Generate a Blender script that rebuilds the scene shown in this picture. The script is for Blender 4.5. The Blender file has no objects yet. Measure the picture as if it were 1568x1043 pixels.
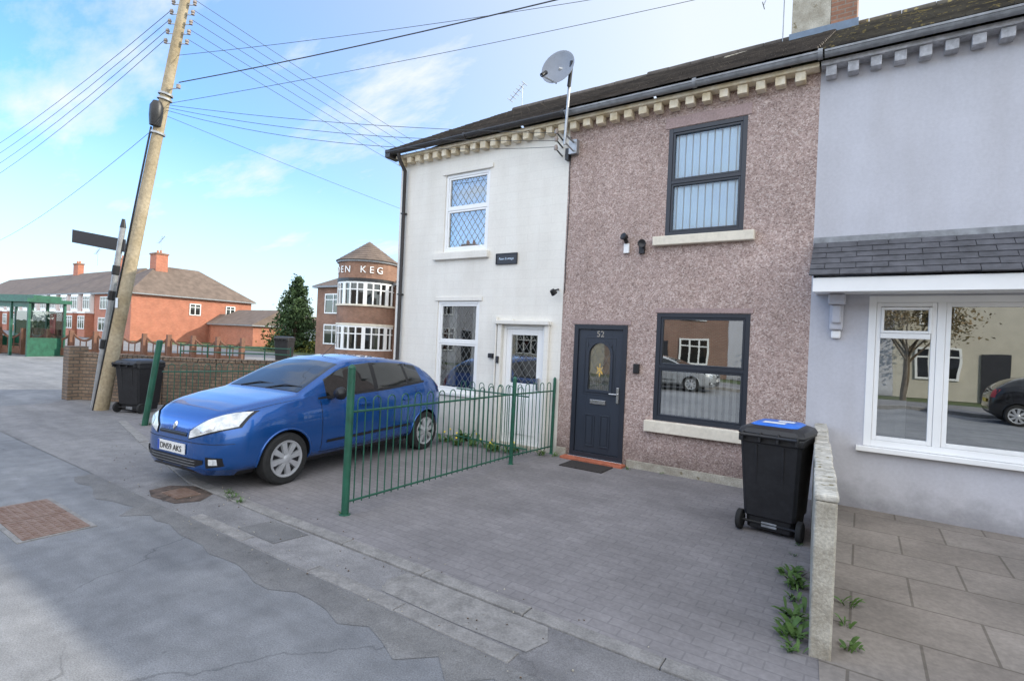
import bpy, math, random
import numpy as np
from mathutils import Vector, Matrix
random.seed(7)
D=bpy.data; C=bpy.context
scene=C.scene
# ------------------------------------------------------------------ materials
def newmat(name):
    m=D.materials.new(name); m.use_nodes=True
    nt=m.node_tree; b=nt.nodes['Principled BSDF']
    return m,nt,b
def N(nt,t,**k):
    n=nt.nodes.new(t)
    for a,v in k.items(): setattr(n,a,v)
    return n
def objco(nt,mode=None):
    tc=N(nt,'ShaderNodeTexCoord')
    if mode is None: return tc.outputs['Object']
    sp=N(nt,'ShaderNodeSeparateXYZ'); nt.links.new(tc.outputs['Object'],sp.inputs[0])
    cb=N(nt,'ShaderNodeCombineXYZ')
    if mode=='wall':
        ad=N(nt,'ShaderNodeMath',operation='ADD')
        nt.links.new(sp.outputs[0],ad.inputs[0]); nt.links.new(sp.outputs[1],ad.inputs[1])
        nt.links.new(ad.outputs[0],cb.inputs[0]); nt.links.new(sp.outputs[2],cb.inputs[1])
    else:
        nt.links.new(sp.outputs[0],cb.inputs[0]); nt.links.new(sp.outputs[1],cb.inputs[1])
    return cb.outputs[0]
def noise(nt,vec,scale,detail=4,rough=.6):
    n=N(nt,'ShaderNodeTexNoise'); n.inputs['Scale'].default_value=scale
    n.inputs['Detail'].default_value=detail; n.inputs['Roughness'].default_value=rough
    nt.links.new(vec,n.inputs['Vector']); return n.outputs['Fac']
def ramp(nt,fac,stops):
    r=N(nt,'ShaderNodeValToRGB'); el=r.color_ramp.elements
    while len(el)<len(stops): el.new(.5)
    for e,(p,c) in zip(el,stops):
        e.position=p; e.color=(*c,1) if len(c)==3 else c
    nt.links.new(fac,r.inputs[0]); return r.outputs[0]
def mix(nt,fac,a,b,mode='MIX'):
    m=N(nt,'ShaderNodeMix',data_type='RGBA',blend_type=mode)
    if isinstance(fac,(int,float)): m.inputs[0].default_value=fac
    else: nt.links.new(fac,m.inputs[0])
    for i,x in ((6,a),(7,b)):
        if isinstance(x,tuple): m.inputs[i].default_value=(*x[:3],1)
        else: nt.links.new(x,m.inputs[i])
    return m.outputs[2]
def maprange(nt,v,a,b,c,d):
    m=N(nt,'ShaderNodeMapRange'); nt.links.new(v,m.inputs[0])
    for i,x in enumerate((a,b,c,d)): m.inputs[i+1].default_value=x
    return m.outputs[0]
def bump(nt,b,h,strength=.4,dist=.01):
    n=N(nt,'ShaderNodeBump'); n.inputs['Strength'].default_value=strength; n.inputs['Distance'].default_value=dist
    nt.links.new(h,n.inputs['Height']); nt.links.new(n.outputs[0],b.inputs['Normal'])
def zdirt(nt,col,z0=0,z1=.7,dark=.6):
    tc=N(nt,'ShaderNodeTexCoord'); sp=N(nt,'ShaderNodeSeparateXYZ'); nt.links.new(tc.outputs['Object'],sp.inputs[0])
    nz=noise(nt,tc.outputs['Object'],4,5)
    ad=N(nt,'ShaderNodeMath',operation='MULTIPLY_ADD'); nt.links.new(nz,ad.inputs[0]); ad.inputs[1].default_value=-.7
    nt.links.new(sp.outputs[2],ad.inputs[2])
    f=maprange(nt,ad.outputs[0],z0-.35,z1-.35,dark,1)
    o=mix(nt,1,col,f,'MULTIPLY')
    # rain streaks
    mp=N(nt,'ShaderNodeMapping'); mp.inputs['Scale'].default_value=(3.2,3.2,.5); nt.links.new(tc.outputs['Object'],mp.inputs[0])
    return mix(nt,1,o,ramp(nt,noise(nt,mp.outputs[0],1,5),[(.30,(.93,.92,.905)),(.6,(1,1,1))]),'MULTIPLY')
def sc(c,k): return tuple(min(1,x*k) for x in c)
def M(name,col,rough=.7,var=.12,scale=3,bs=0,bscale=60,metal=0,spec=.5,coat=0,col2=None,dirt=None,fine=0,spots=None,finek=.22):
    m,nt,b=newmat(name); co=objco(nt)
    c2=col2 or sc(col,1+var); c1=col if col2 else sc(col,1-var)
    o=ramp(nt,noise(nt,co,scale,5),[(.35,c1),(.65,c2)])
    if fine:
        o=mix(nt,1,o,ramp(nt,noise(nt,co,fine,2),[(.3,(1-finek,)*3),(.7,(1+finek*.6,)*3)]),'MULTIPLY')
    if spots:
        f=ramp(nt,noise(nt,co,spots[0],3),[(spots[1],(0,0,0)),(spots[1]+.04,(1,1,1))]); o=mix(nt,f,o,spots[2])
    if dirt: o=zdirt(nt,o,*dirt)
    nt.links.new(o,b.inputs['Base Color'])
    b.inputs['Roughness'].default_value=rough; b.inputs['Metallic'].default_value=metal
    b.inputs['Specular IOR Level'].default_value=spec; b.inputs['Coat Weight'].default_value=coat
    b.inputs['Coat Roughness'].default_value=.03
    if bs: bump(nt,b,noise(nt,co,bscale,4),bs)
    return m
def BR(name,c1,c2,mortar,bw=.225,rh=.075,ms=.01,mode='wall',bs=.5,rough=.85,offset=.5,grime=.25,dirt=None):
    m,nt,b=newmat(name); co=objco(nt,mode); oc=objco(nt)
    t=N(nt,'ShaderNodeTexBrick',offset=offset); nt.links.new(co,t.inputs['Vector'])
    t.inputs['Scale'].default_value=1; t.inputs['Brick Width'].default_value=bw; t.inputs['Row Height'].default_value=rh
    t.inputs['Mortar Size'].default_value=ms; t.inputs['Mortar Smooth'].default_value=.3
    t.inputs['Color1'].default_value=(*c1,1); t.inputs['Color2'].default_value=(*c2,1); t.inputs['Mortar'].default_value=(*mortar,1)
    g=ramp(nt,noise(nt,oc,1.2,6),[(.3,(1-grime,)*3),(.7,(1+grime*.4,)*3)])
    o=mix(nt,1,t.outputs['Color'],g,'MULTIPLY')
    g2=ramp(nt,noise(nt,oc,30,3),[(.3,(1-grime*.5,)*3),(.7,(1+grime*.3,)*3)])
    o=mix(nt,1,o,g2,'MULTIPLY')
    if dirt: o=zdirt(nt,o,*dirt)
    nt.links.new(o,b.inputs['Base Color']); b.inputs['Roughness'].default_value=rough
    inv=N(nt,'ShaderNodeMath',operation='SUBTRACT'); inv.inputs[0].default_value=1; nt.links.new(t.outputs['Fac'],inv.inputs[1])
    ad=N(nt,'ShaderNodeMath',operation='MULTIPLY_ADD'); nt.links.new(noise(nt,oc,90,3),ad.inputs[0]); ad.inputs[1].default_value=.5
    nt.links.new(inv.outputs[0],ad.inputs[2]); bump(nt,b,ad.outputs[0],bs,.006)
    return m
def GLASS(name,add=.12,tint=(.9,.95,1),tr_c=.8):
    m,nt,b=newmat(name); nt.nodes.remove(b)
    out=[n for n in nt.nodes if n.type=='OUTPUT_MATERIAL'][0]
    tr=N(nt,'ShaderNodeBsdfTransparent'); tr.inputs[0].default_value=(tr_c,tr_c*1.03,tr_c*1.04,1)
    gl=N(nt,'ShaderNodeBsdfGlossy'); gl.inputs['Roughness'].default_value=.01; gl.inputs[0].default_value=(*tint,1)
    fr=N(nt,'ShaderNodeFresnel'); fr.inputs[0].default_value=1.5
    ad=N(nt,'ShaderNodeMath',operation='ADD',use_clamp=True); nt.links.new(fr.outputs[0],ad.inputs[0]); ad.inputs[1].default_value=add
    bp=N(nt,'ShaderNodeBump'); bp.inputs['Strength'].default_value=.05; bp.inputs['Distance'].default_value=.02
    nt.links.new(noise(nt,objco(nt),1.9,1),bp.inputs['Height']); nt.links.new(bp.outputs[0],gl.inputs['Normal'])
    mx=N(nt,'ShaderNodeMixShader'); nt.links.new(ad.outputs[0],mx.inputs[0]); nt.links.new(tr.outputs[0],mx.inputs[1]); nt.links.new(gl.outputs[0],mx.inputs[2])
    nt.links.new(mx.outputs[0],out.inputs[0]); return m

def pebble():
    m,nt,b=newmat('pebbledash_pink'); co=objco(nt)
    v=N(nt,'ShaderNodeTexVoronoi'); v.inputs['Scale'].default_value=68; nt.links.new(co,v.inputs['Vector'])
    sp=N(nt,'ShaderNodeSeparateColor'); nt.links.new(v.outputs['Color'],sp.inputs[0])
    o=ramp(nt,sp.outputs[0],[(0,(.24,.17,.15)),(.3,(.38,.285,.255)),(.7,(.44,.335,.30)),(1,(.59,.49,.45))])
    g=ramp(nt,noise(nt,co,1.0,5),[(.3,(.88,)*3),(.7,(1.08,)*3)])
    o=mix(nt,1,o,g,'MULTIPLY')
    o=mix(nt,1,o,ramp(nt,noise(nt,co,16,4),[(.3,(.84,)*3),(.7,(1.13,)*3)]),'MULTIPLY')
    o=zdirt(nt,o,0,.45,.5)
    nt.links.new(o,b.inputs['Base Color']); b.inputs['Roughness'].default_value=.95; b.inputs['Specular IOR Level'].default_value=.2
    ad=N(nt,'ShaderNodeMath',operation='SUBTRACT'); ad.inputs[0].default_value=1; nt.links.new(v.outputs['Distance'],ad.inputs[1])
    bump(nt,b,ad.outputs[0],.5,.008); return m
def asphalt(name,a,bcol,crack=True,seed=0,speck=.28):
    m,nt,b=newmat(name); co=objco(nt)
    mp=N(nt,'ShaderNodeMapping'); mp.inputs['Location'].default_value=(seed*3.1,seed*1.7,0); nt.links.new(co,mp.inputs[0]); co=mp.outputs[0]
    o=ramp(nt,noise(nt,co,.55,6,.62),[(.36,a),(.64,bcol)])
    o=mix(nt,1,o,ramp(nt,noise(nt,co,5,5),[(.3,(.82,)*3),(.7,(1.12,)*3)]),'MULTIPLY')
    o=mix(nt,1,o,ramp(nt,noise(nt,co,110,3,.85),[(.36,(1-speck,)*3),(.5,(1,)*3),(.66,(1+speck,)*3)]),'MULTIPLY')
    # wheel-track streaks along the carriageway
    ms=N(nt,'ShaderNodeMapping'); ms.inputs['Scale'].default_value=(.25,2.2,1); nt.links.new(co,ms.inputs[0])
    o=mix(nt,1,o,ramp(nt,noise(nt,ms.outputs[0],1,5),[(.33,(.86,.86,.86)),(.62,(1.05,1.05,1.05))]),'MULTIPLY')
    v2=N(nt,'ShaderNodeTexVoronoi'); v2.inputs['Scale'].default_value=3.2; nt.links.new(co,v2.inputs['Vector'])
    o=mix(nt,1,o,maprange(nt,v2.outputs['Distance'],.035,.06,.78,1),'MULTIPLY')
    if crack:
        v=N(nt,'ShaderNodeTexVoronoi',feature='DISTANCE_TO_EDGE'); v.inputs['Scale'].default_value=.45
        nz=N(nt,'ShaderNodeTexNoise'); nz.inputs['Scale'].default_value=2.5; nz.inputs['Detail'].default_value=6; nt.links.new(co,nz.inputs['Vector'])
        mv=N(nt,'ShaderNodeVectorMath',operation='MULTIPLY_ADD'); nt.links.new(nz.outputs['Color'],mv.inputs[0]); mv.inputs[1].default_value=(.5,.5,.5); nt.links.new(co,mv.inputs[2])
        nt.links.new(mv.outputs[0],v.inputs['Vector'])
        ck=maprange(nt,v.outputs['Distance'],.0,.006,.65,1)
        msk=ramp(nt,noise(nt,co,.35,3),[(.50,(0,0,0)),(.58,(1,1,1))])
        ckm=mix(nt,msk,(1,1,1),ck); o=mix(nt,1,o,ckm,'MULTIPLY')
    nt.links.new(o,b.inputs['Base Color']); b.inputs['Roughness'].default_value=.92; b.inputs['Specular IOR Level'].default_value=.25
    bump(nt,b,noise(nt,co,110,4,.7),.5,.008); return m

m_white=BR('white_painted_brick',(.775,.745,.685),(.79,.765,.705),(.745,.715,.655),bw=.45,rh=.15,ms=.006,bs=.035,grime=.07,rough=.75,dirt=(0,.4,.75))
m_peb=pebble()
m_grey=M('grey_masonry_paint',(.50,.50,.54),.85,.03,1.5,.18,110,dirt=(0,.35,.6),fine=30,finek=.05)
m_brick=BR('red_brick',(.42,.125,.07),(.50,.17,.095),(.36,.24,.18),grime=.2)
m_brickd=BR('dark_brick',(.25,.12,.075),(.32,.16,.10),(.25,.2,.16),grime=.3)
m_brickw=BR('old_wall_brick',(.21,.14,.095),(.29,.205,.14),(.13,.11,.09),grime=.4,bs=.8,ms=.014)
m_tile=M('roof_clay_tile',(.06,.05,.044),.9,.35,2.2,.5,50,col2=(.115,.095,.08),fine=9)
m_tile2=M('roof_tile_mossy',(.06,.052,.044),.9,.35,1.5,.5,50,col2=(.12,.105,.08),fine=14,spots=(9,.60,(.28,.22,.09)))
m_tile3=M('slate_canopy_tile',(.085,.085,.095),.7,.2,4,.3,50,fine=12)
m_tilefar=M('distant_roof_tile',(.14,.105,.085),.9,.2,1.5,0)
m_cream=M('cream_stone',(.70,.64,.53),.8,.06,4,.15,80,fine=20,finek=.08)
m_creamd=M('cream_dentil_brick',(.62,.51,.33),.85,.2,6,.2,80,col2=(.80,.72,.58),fine=20,finek=.1)
m_greyd=M('grey_dentil',(.46,.46,.48),.85,.2,6,.2,80,fine=20)
m_band=M('lintel_pink',(.36,.265,.25),.9,.08,4,.2,90,fine=40)
m_upvc=M('white_upvc',(.82,.82,.81),.3,.03,2)
m_anth=M('anthracite_upvc',(.02,.025,.036),.38,.06,3)
m_anth2=M('anthracite_door_leaf',(.028,.036,.052),.35,.06,3)
m_black=M('black_plastic',(.016,.016,.018),.45,.2,8,.08,80,fine=25)
m_blackm=M('black_metal',(.012,.012,.014),.4,.2,6)
m_gut=M('gutter_grey',(.24,.25,.265),.5,.15,5,fine=12)
m_gutb=M('gutter_brown_black',(.035,.03,.028),.5,.15,5)
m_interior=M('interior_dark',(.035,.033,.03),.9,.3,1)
m_blind=M('blue_white_blind',(.62,.80,.98),.8,.04,2); m_blind2=M('blind_gap_light',(.93,.96,.99),.8,.04,2)
m_blindw=M('white_blind',(.68,.68,.66),.8,.05,2)
m_curt=M('net_curtain',(.45,.46,.46),.9,.1,5)
m_glass=GLASS('window_glass',.16); m_glass2=GLASS('window_glass_reflective',.42); m_glasslo=GLASS('window_glass_clear',.02,tr_c=.96)
m_lead=M('lead_came',(.22,.22,.21),.5,.1,5)
m_stain=M('stained_glass',(.85,.5,.06),.15,.3,30,.1,40,col2=(.25,.24,.2),spec=.8)
m_chrome=M('satin_metal',(.6,.6,.6),.25,.05,5,metal=1)
m_galv=M('galvanised_steel',(.38,.39,.40),.45,.15,8,metal=.6)
m_green=M('green_painted_steel',(.016,.095,.058),.4,.25,6,.1,60)
m_concrete=M('rendered_wall',(.30,.27,.215),.95,.3,5,.8,40,col2=(.48,.45,.38),fine=60,spots=(7,.64,(.2,.17,.11)))
m_slab=BR('concrete_flags',(.235,.205,.18),(.27,.24,.215),(.15,.13,.11),bw=.75,rh=.6,ms=.010,mode='floor',bs=.3,grime=.35)
m_pave=BR('block_paving',(.205,.192,.195),(.232,.218,.220),(.175,.165,.168),bw=.2,rh=.1,ms=.006,mode='floor',bs=.16,grime=.28)
m_asph=asphalt('road_asphalt',(.175,.18,.192),(.245,.248,.256))
m_foot=asphalt('footway_asphalt',(.185,.18,.183),(.25,.243,.242),True,2)
m_worn=asphalt('worn_channel_asphalt',(.15,.148,.15),(.20,.195,.19),False,4)
m_edge=M('edging_concrete',(.235,.225,.215),.95,.2,8,.5,60,fine=70)
m_iron=M('rusty_iron',(.17,.10,.07),.8,.3,12,.5,40,col2=(.24,.17,.135))
m_mud=M('damp_soil',(.05,.036,.026),.9,.4,12,.8,40,col2=(.14,.10,.08))
m_grass=M('ground_grass',(.05,.085,.025),.95,.3,.3,.4,20,col2=(.10,.12,.045))
m_step=M('red_step',(.42,.13,.07),.7,.2,10,.2,50)
m_mat=M('doormat',(.035,.03,.028),.95,.3,40,.6,100)
m_leaf=M('weed_leaf',(.045,.10,.02),.65,.3,9,col2=(.095,.175,.035)); m_leaf2=M('conifer_leaf',(.02,.045,.015),.8,.3,2,col2=(.055,.10,.03))
m_leafy=M('yellow_green_leaf',(.14,.17,.03),.7,.3,2,col2=(.25,.24,.05))
m_leaf3=M('tree_leaf',(.10,.09,.04),.8,.3,2,col2=(.20,.13,.06)); m_yel=M('yellow_flower',(.85,.65,.03),.6,.1,5)
m_wood=M('weathered_pole_wood',(.30,.235,.14),.9,.3,1.5,.6,25,col2=(.44,.37,.26),fine=18)
m_bark=M('bark',(.10,.075,.05),.95,.3,6,.7,30)
m_brown=M('brown_fence_wood',(.16,.075,.045),.7,.2,4)
m_red=M('red_paint',(.5,.03,.02),.4,.1,4)
m_yellow=M('yellow_plate',(.75,.5,.03),.5,.1,4)
m_blue=M('blue_lid',(.03,.16,.62),.4,.1,5); m_sticker=M('label',(.75,.78,.8),.5,.05,9)
m_sign=M('sign_black',(.03,.03,.035),.4,.1,4)
m_wire=M('cable',(.05,.055,.06),.6,.1,3)
m_insul=M('porcelain',(.3,.25,.22),.2,.1,5)
m_dish=M('dish_grey',(.22,.24,.28),.5,.08,5)
m_orange=M('terracotta',(.45,.17,.08),.8,.15,5)
def carpaint(name,col,met=.45):
    m,nt,b=newmat(name)
    co=objco(nt); o=ramp(nt,noise(nt,co,400,1),[(.3,sc(col,.85)),(.7,sc(col,1.2))]); nt.links.new(o,b.inputs['Base Color'])
    b.inputs['Metallic'].default_value=met; b.inputs['Roughness'].default_value=.26
    b.inputs['Coat Weight'].default_value=1; b.inputs['Coat Roughness'].default_value=.012; return m
m_cblue=carpaint('blue_metallic_paint',(.009,.088,.33),.55); m_csil=carpaint('silver_car_paint',(.35,.36,.37)); m_cblk=carpaint('black_car_paint',(.01,.01,.012))
m_cglass=M('car_glass',(.012,.014,.014),.03,.1,2,spec=.8,coat=.4)
m_tyre=M('tyre_rubber',(.018,.018,.018),.85,.2,20,.2,80)
m_hub=M('silver_wheel_trim',(.55,.56,.58),.3,.06,6,metal=.5)
m_lamp=M('headlamp_lens',(.42,.45,.47),.06,.3,11,spec=.9,coat=1,col2=(.85,.87,.9))
m_plate=M('number_plate',(.8,.8,.78),.4,.02,5); m_platetxt=M('plate_letters',(.01,.01,.01),.5,.01,3)
m_plateb=M('plate_blue',(.02,.07,.4),.5,.01,3)

# ------------------------------------------------------------------ mesh helpers
def link(o): scene.collection.objects.link(o)
def root(name,loc=(0,0,0),rot=(0,0,0)):
    e=D.objects.new(name,None); e.empty_display_size=.3; e.location=loc; e.rotation_euler=rot; link(e); return e
class MB:
    def __init__(s): s.v=[]; s.f=[]; s.m=[]; s.mats=[]
    def mi(s,mat):
        if mat not in s.mats: s.mats.append(mat)
        return s.mats.index(mat)
    def poly(s,pts,mat):
        n=len(s.v); s.v+= [tuple(p) for p in pts]; s.f.append(tuple(range(n,n+len(pts)))); s.m.append(s.mi(mat))
    def box(s,x0,x1,y0,y1,z0,z1,mat,M4=None):
        P=[(x0,y0,z0),(x1,y0,z0),(x1,y1,z0),(x0,y1,z0),(x0,y0,z1),(x1,y0,z1),(x1,y1,z1),(x0,y1,z1)]
        if M4 is not None: P=[tuple(M4@Vector(p)) for p in P]
        s.hex(P,mat)
    def hex(s,P,mat):
        n=len(s.v); s.v+=[tuple(p) for p in P]; i=s.mi(mat)
        for f in ((0,3,2,1),(4,5,6,7),(0,1,5,4),(1,2,6,5),(2,3,7,6),(3,0,4,7)):
            s.f.append(tuple(n+k for k in f)); s.m.append(i)
    def cyl(s,p,q,r,mat,n=10,r2=None,cap=True):
        p=Vector(p); q=Vector(q); r2=r if r2 is None else r2
        z=(q-p).normalized(); a=Vector((1,0,0)) if abs(z.x)<.8 else Vector((0,1,0)); x=z.cross(a).normalized(); y=z.cross(x)
        b=len(s.v); i=s.mi(mat)
        for k in range(n):
            t=2*math.pi*k/n; d=x*math.cos(t)+y*math.sin(t); s.v.append(tuple(p+d*r)); s.v.append(tuple(q+d*r2))
        for k in range(n):
            j=(k+1)%n; s.f.append((b+2*k,b+2*j,b+2*j+1,b+2*k+1)); s.m.append(i)
        if cap:
            s.f.append(tuple(b+2*k for k in range(n)));s.m.append(i); s.f.append(tuple(b+2*k+1 for k in reversed(range(n)))); s.m.append(i)
    def lathe(s,prof,o,axis,mat,n=28):
        o=Vector(o); z=Vector(axis).normalized(); a=Vector((1,0,0)) if abs(z.x)<.8 else Vector((0,0,1)); x=z.cross(a).normalized(); y=z.cross(x)
        b=len(s.v); L=len(prof); i=s.mi(mat)
        for k in range(n):
            t=2*math.pi*k/n; d=x*math.cos(t)+y*math.sin(t)
            for r,h in prof: s.v.append(tuple(o+d*r+z*h))
        for k in range(n):
            j=(k+1)%n
            for l in range(L-1):
                s.f.append((b+k*L+l,b+j*L+l,b+j*L+l+1,b+k*L+l+1)); s.m.append(i)
    def build(s,name,parent=None,smooth=False,bevel=0,angle=40):
        me=D.meshes.new(name); me.from_pydata(s.v,[],s.f)
        for m in s.mats: me.materials.append(m)
        me.polygons.foreach_set('material_index',s.m)
        if smooth:
            me.polygons.foreach_set('use_smooth',[True]*len(s.f))
            try: me.set_sharp_from_angle(angle=math.radians(angle))
            except Exception: pass
        me.update()
        o=D.objects.new(name,me); link(o)
        if parent: o.parent=parent
        if bevel:
            b=o.modifiers.new('bevel','BEVEL'); b.width=bevel; b.segments=2; b.limit_method='ANGLE'; b.angle_limit=.6
        return o
def tubes(name,lists,r,mat,parent=None):
    cu=D.curves.new(name,'CURVE'); cu.dimensions='3D'; cu.bevel_depth=r; cu.bevel_resolution=2; cu.use_fill_caps=True
    for pts in lists:
        sp=cu.splines.new('POLY'); sp.points.add(len(pts)-1)
        for p,q in zip(sp.points,pts): p.co=(*q,1)
    cu.materials.append(mat); o=D.objects.new(name,cu); link(o)
    if parent: o.parent=parent
    return o
def tube(name,pts,r,mat,parent=None): return tubes(name,[pts],r,mat,parent)
def text(name,s,size,loc,rot,mat,parent=None,ext=.003,align='CENTER'):
    cu=D.curves.new(name,'FONT'); cu.body=s; cu.size=size; cu.extrude=ext; cu.align_x=align; cu.align_y='CENTER'
    cu.materials.append(mat); o=D.objects.new(name,cu); o.location=loc; o.rotation_euler=rot; link(o)
    if parent: o.parent=parent
    return o
def wall(mb,x0,x1,z0,z1,y,ops,mat,rev,depth=.08):
    xs=sorted({x0,x1}|{a for o in ops for a in o[:2] if x0<a<x1}); zs=sorted({z0,z1}|{a for o in ops for a in o[2:] if z0<a<z1})
    for i in range(len(xs)-1):
        for j in range(len(zs)-1):
            cx=(xs[i]+xs[i+1])/2; cz=(zs[j]+zs[j+1])/2
            if any(o[0]<cx<o[1] and o[2]<cz<o[3] for o in ops): continue
            mb.poly([(xs[i],y,zs[j]),(xs[i+1],y,zs[j]),(xs[i+1],y,zs[j+1]),(xs[i],y,zs[j+1])],mat)
    for a,b,c,d in ops:
        e=y+depth
        mb.poly([(a,y,c),(a,e,c),(b,e,c),(b,y,c)],rev); mb.poly([(a,y,d),(b,y,d),(b,e,d),(a,e,d)],rev)
        mb.poly([(a,y,c),(a,y,d),(a,e,d),(a,e,c)],rev); mb.poly([(b,y,c),(b,e,c),(b,e,d),(b,y,d)],rev)
def frame(mb,x0,x1,z0,z1,y0,y1,t,mat):
    mb.box(x0,x0+t,y0,y1,z0,z1,mat); mb.box(x1-t,x1,y0,y1,z0,z1,mat)
    mb.box(x0+t,x1-t,y0,y1,z0,z0+t,mat); mb.box(x0+t,x1-t,y0,y1,z1-t,z1,mat)
def lattice(mb,x0,x1,z0,z1,y,mat,s=.11,w=.006,ratio=1.35):
    W=x1-x0;H=z1-z0
    for sg in (1,-1):
        c=-H*2
        while c<W+H*2:
            xa=c; xb=c+sg*H/ratio; dx=xb-xa
            lo=(0-xa)/dx; hi=(W-xa)/dx
            if lo>hi: lo,hi=hi,lo
            t0=max(0,lo); t1=min(1,hi)
            if t1-t0>.01:
                p=(xa+dx*t0,H*t0); q=(xa+dx*t1,H*t1)
                mb.poly([(x0+p[0]-w/2,y,z0+p[1]),(x0+p[0]+w/2,y,z0+p[1]),(x0+q[0]+w/2,y,z0+q[1]),(x0+q[0]-w/2,y,z0+q[1])],mat)
            c+=s
def win(par,name,x0,x1,z0,z1,y,fm,gm,t=.055,trans=(),mull=(),sash=.035,lead=False):
    mb=MB(); frame(mb,x0,x1,z0,z1,y+.02,y+.10,t,fm)
    zs=[z0+t]+[q for z in trans for q in (z-t*.4,z+t*.4)]+[z1-t]; xs=[x0+t]+[q for x in mull for q in (x-t*.5,x+t*.5)]+[x1-t]
    for z in trans: mb.box(x0+t,x1-t,y+.022,y+.10,z-t*.4,z+t*.4,fm)
    for j in range(0,len(zs),2):
        for x in mull: mb.box(x-t*.5,x+t*.5,y+.024,y+.10,zs[j],zs[j+1],fm)
    g=MB()
    for i in range(0,len(xs),2):
        for j in range(0,len(zs),2):
            a,b,c,d=xs[i],xs[i+1],zs[j],zs[j+1]
            frame(mb,a+.002,b-.002,c+.002,d-.002,y+.03,y+.085,sash,fm)
            ty=random.uniform(-.003,.003)
            g.poly([(a+sash,y+.062,c+sash),(b-sash,y+.062,c+sash),(b-sash,y+.062+ty,d-sash),(a+sash,y+.062+ty,d-sash)],gm)
            if lead: lattice(mb,a+sash,b-sash,c+sash,d-sash,y+.055,m_lead,.13,.008)
    mb.build(name+'_frame',par,bevel=.004); g.build(name+'_glass',par)
def slats(par,name,x0,x1,z0,z1,y,mat,w=.09,gap=.10,ang=.35,back=None):
    mb=MB(); x=x0
    while x<x1:
        a=ang+random.uniform(-.08,.08); dx=w/2*math.cos(a); dy=w/2*math.sin(a)
        mb.poly([(x-dx,y-dy,z0),(x+dx,y+dy,z0),(x+dx,y+dy,z1),(x-dx,y-dy,z1)],mat); x+=gap
    if back: mb.poly([(x0-.05,y+.05,z0),(x1+.05,y+.05,z0),(x1+.05,y+.05,z1),(x0-.05,y+.05,z1)],back)
    mb.build(name,par)
def tiles(mb,xa0,xa1,xb,y0,z0,y1,z1,w,g,mat,th=.02,jit=.006):
    L=math.hypot(y1-y0,z1-z0); ux,uz=(y1-y0)/L,(z1-z0)/L; nx,nz=-uz,ux
    rows=int(L/g)
    for r in range(rows):
        s=r*g; f=s/L; xl=xa0+(xa1-xa0)*f; x=xl-(w/2 if r%2 else 0)
        while x<xb:
            a=max(x,xl); b=min(x+w-.006,xb)
            if b-a>.02:
                j=random.uniform(0,jit); e=s+random.uniform(-.006,.006)
                lift=th*.9+j
                p0=(y0+ux*e+nx*lift,z0+uz*e+nz*lift); p1=(y0+ux*(s+g+.03)+nx*.004,z0+uz*(s+g+.03)+nz*.004)
                q0=(p0[0]+nx*th,p0[1]+nz*th); q1=(p1[0]+nx*th,p1[1]+nz*th)
                mb.hex([(a,p0[0],p0[1]),(b,p0[0],p0[1]),(b,p1[0],p1[1]),(a,p1[0],p1[1]),(a,q0[0],q0[1]),(b,q0[0],q0[1]),(b,q1[0],q1[1]),(a,q1[0],q1[1])],mat)
            x+=w
YF=7.46
# ================================================================== TERRACE
EAZ=5.42; EY=7.2; RY=10.75; RZ=7.50
def gutter(par,x0,x1,mat,z=5.40):
    mb=MB(); n=8; r=.058; y=7.20
    pr=[(y-r*math.cos(math.pi*k/n),z-r*math.sin(math.pi*k/n)) for k in range(n+1)]
    x=x0
    while x<x1-.01:
        e=min(x+2.0,x1); dz=random.uniform(-.006,.006)
        for k in range(n):
            mb.poly([(x,pr[k][0],pr[k][1]+dz),(e,pr[k][0],pr[k][1]+dz),(e,pr[k+1][0],pr[k+1][1]+dz),(x,pr[k+1][0],pr[k+1][1]+dz)],mat)
        mb.box(x,e,y-r-.008,y-r+.004,z-.012+dz,z+.012+dz,mat)
        mb.cyl((e-.05,y,z-.004),(e+.0,y,z-.004),r+.008,mat,12)
        x=e
    mb.build('gutter',par,smooth=True)
def dentils(par,x0,x1,mat,wallmat):
    mb=MB()
    mb.box(x0,x1,YF-.17,YF-.002,5.292,5.35,mat)
    x=x0+.05
    while x+.11<x1:
        mb.box(x,x+.115+random.uniform(-.008,.008),YF-.14,YF-.002,5.175+random.uniform(-.008,.008),5.290,mat); x+=.225
    mb.build('dentil_course',par,bevel=.006)
def roofpart(par,xa0,xa1,xb,mat,lift=0,w=.19,g=.13):
    mb=MB(); tiles(mb,xa0,xa1,xb,EY-.03,EAZ-.01+lift,RY,RZ+lift,w,g,mat)
    mb.poly([(xa0+.02,EY,EAZ-.01+lift),(xb,EY,EAZ-.01+lift),(xb,RY,RZ-.01+lift),(xa1+.02,RY,RZ-.01+lift)],mat)
    mb.poly([(xa1,RY+.01,RZ+lift),(xb,RY+.01,RZ+lift),(xb,14.3,5.35),(xa1+.3,14.3,5.35)],mat)
    mb.build('roof_tiles',par)
    rb=MB(); x=xa1
    while x<xb-.02:
        e=min(x+.44,xb); rb.cyl((x,RY,RZ+lift-.02+random.uniform(-.006,.006)),(e,RY,RZ+lift-.02),.105,mat,12); x+=.45
    rb.build('ridge_tiles',par,smooth=True)
wh=root('white_cottage'); mb=MB()
W1=(-6.63,-5.60,3.40,4.84); W2=(-6.70,-5.71,.80,2.48); DR=(-5.17,-4.33,.06,2.06)
wall(mb,-7.83,-4.03,0,5.34,YF,[W1,W2,DR],m_white,m_white)
mb.poly([(-7.83,YF,0),(-7.83,YF,5.34),(-7.42,RY,7.4),(-7.0,14,5.3),(-7.0,14,0)],m_white)
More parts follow.
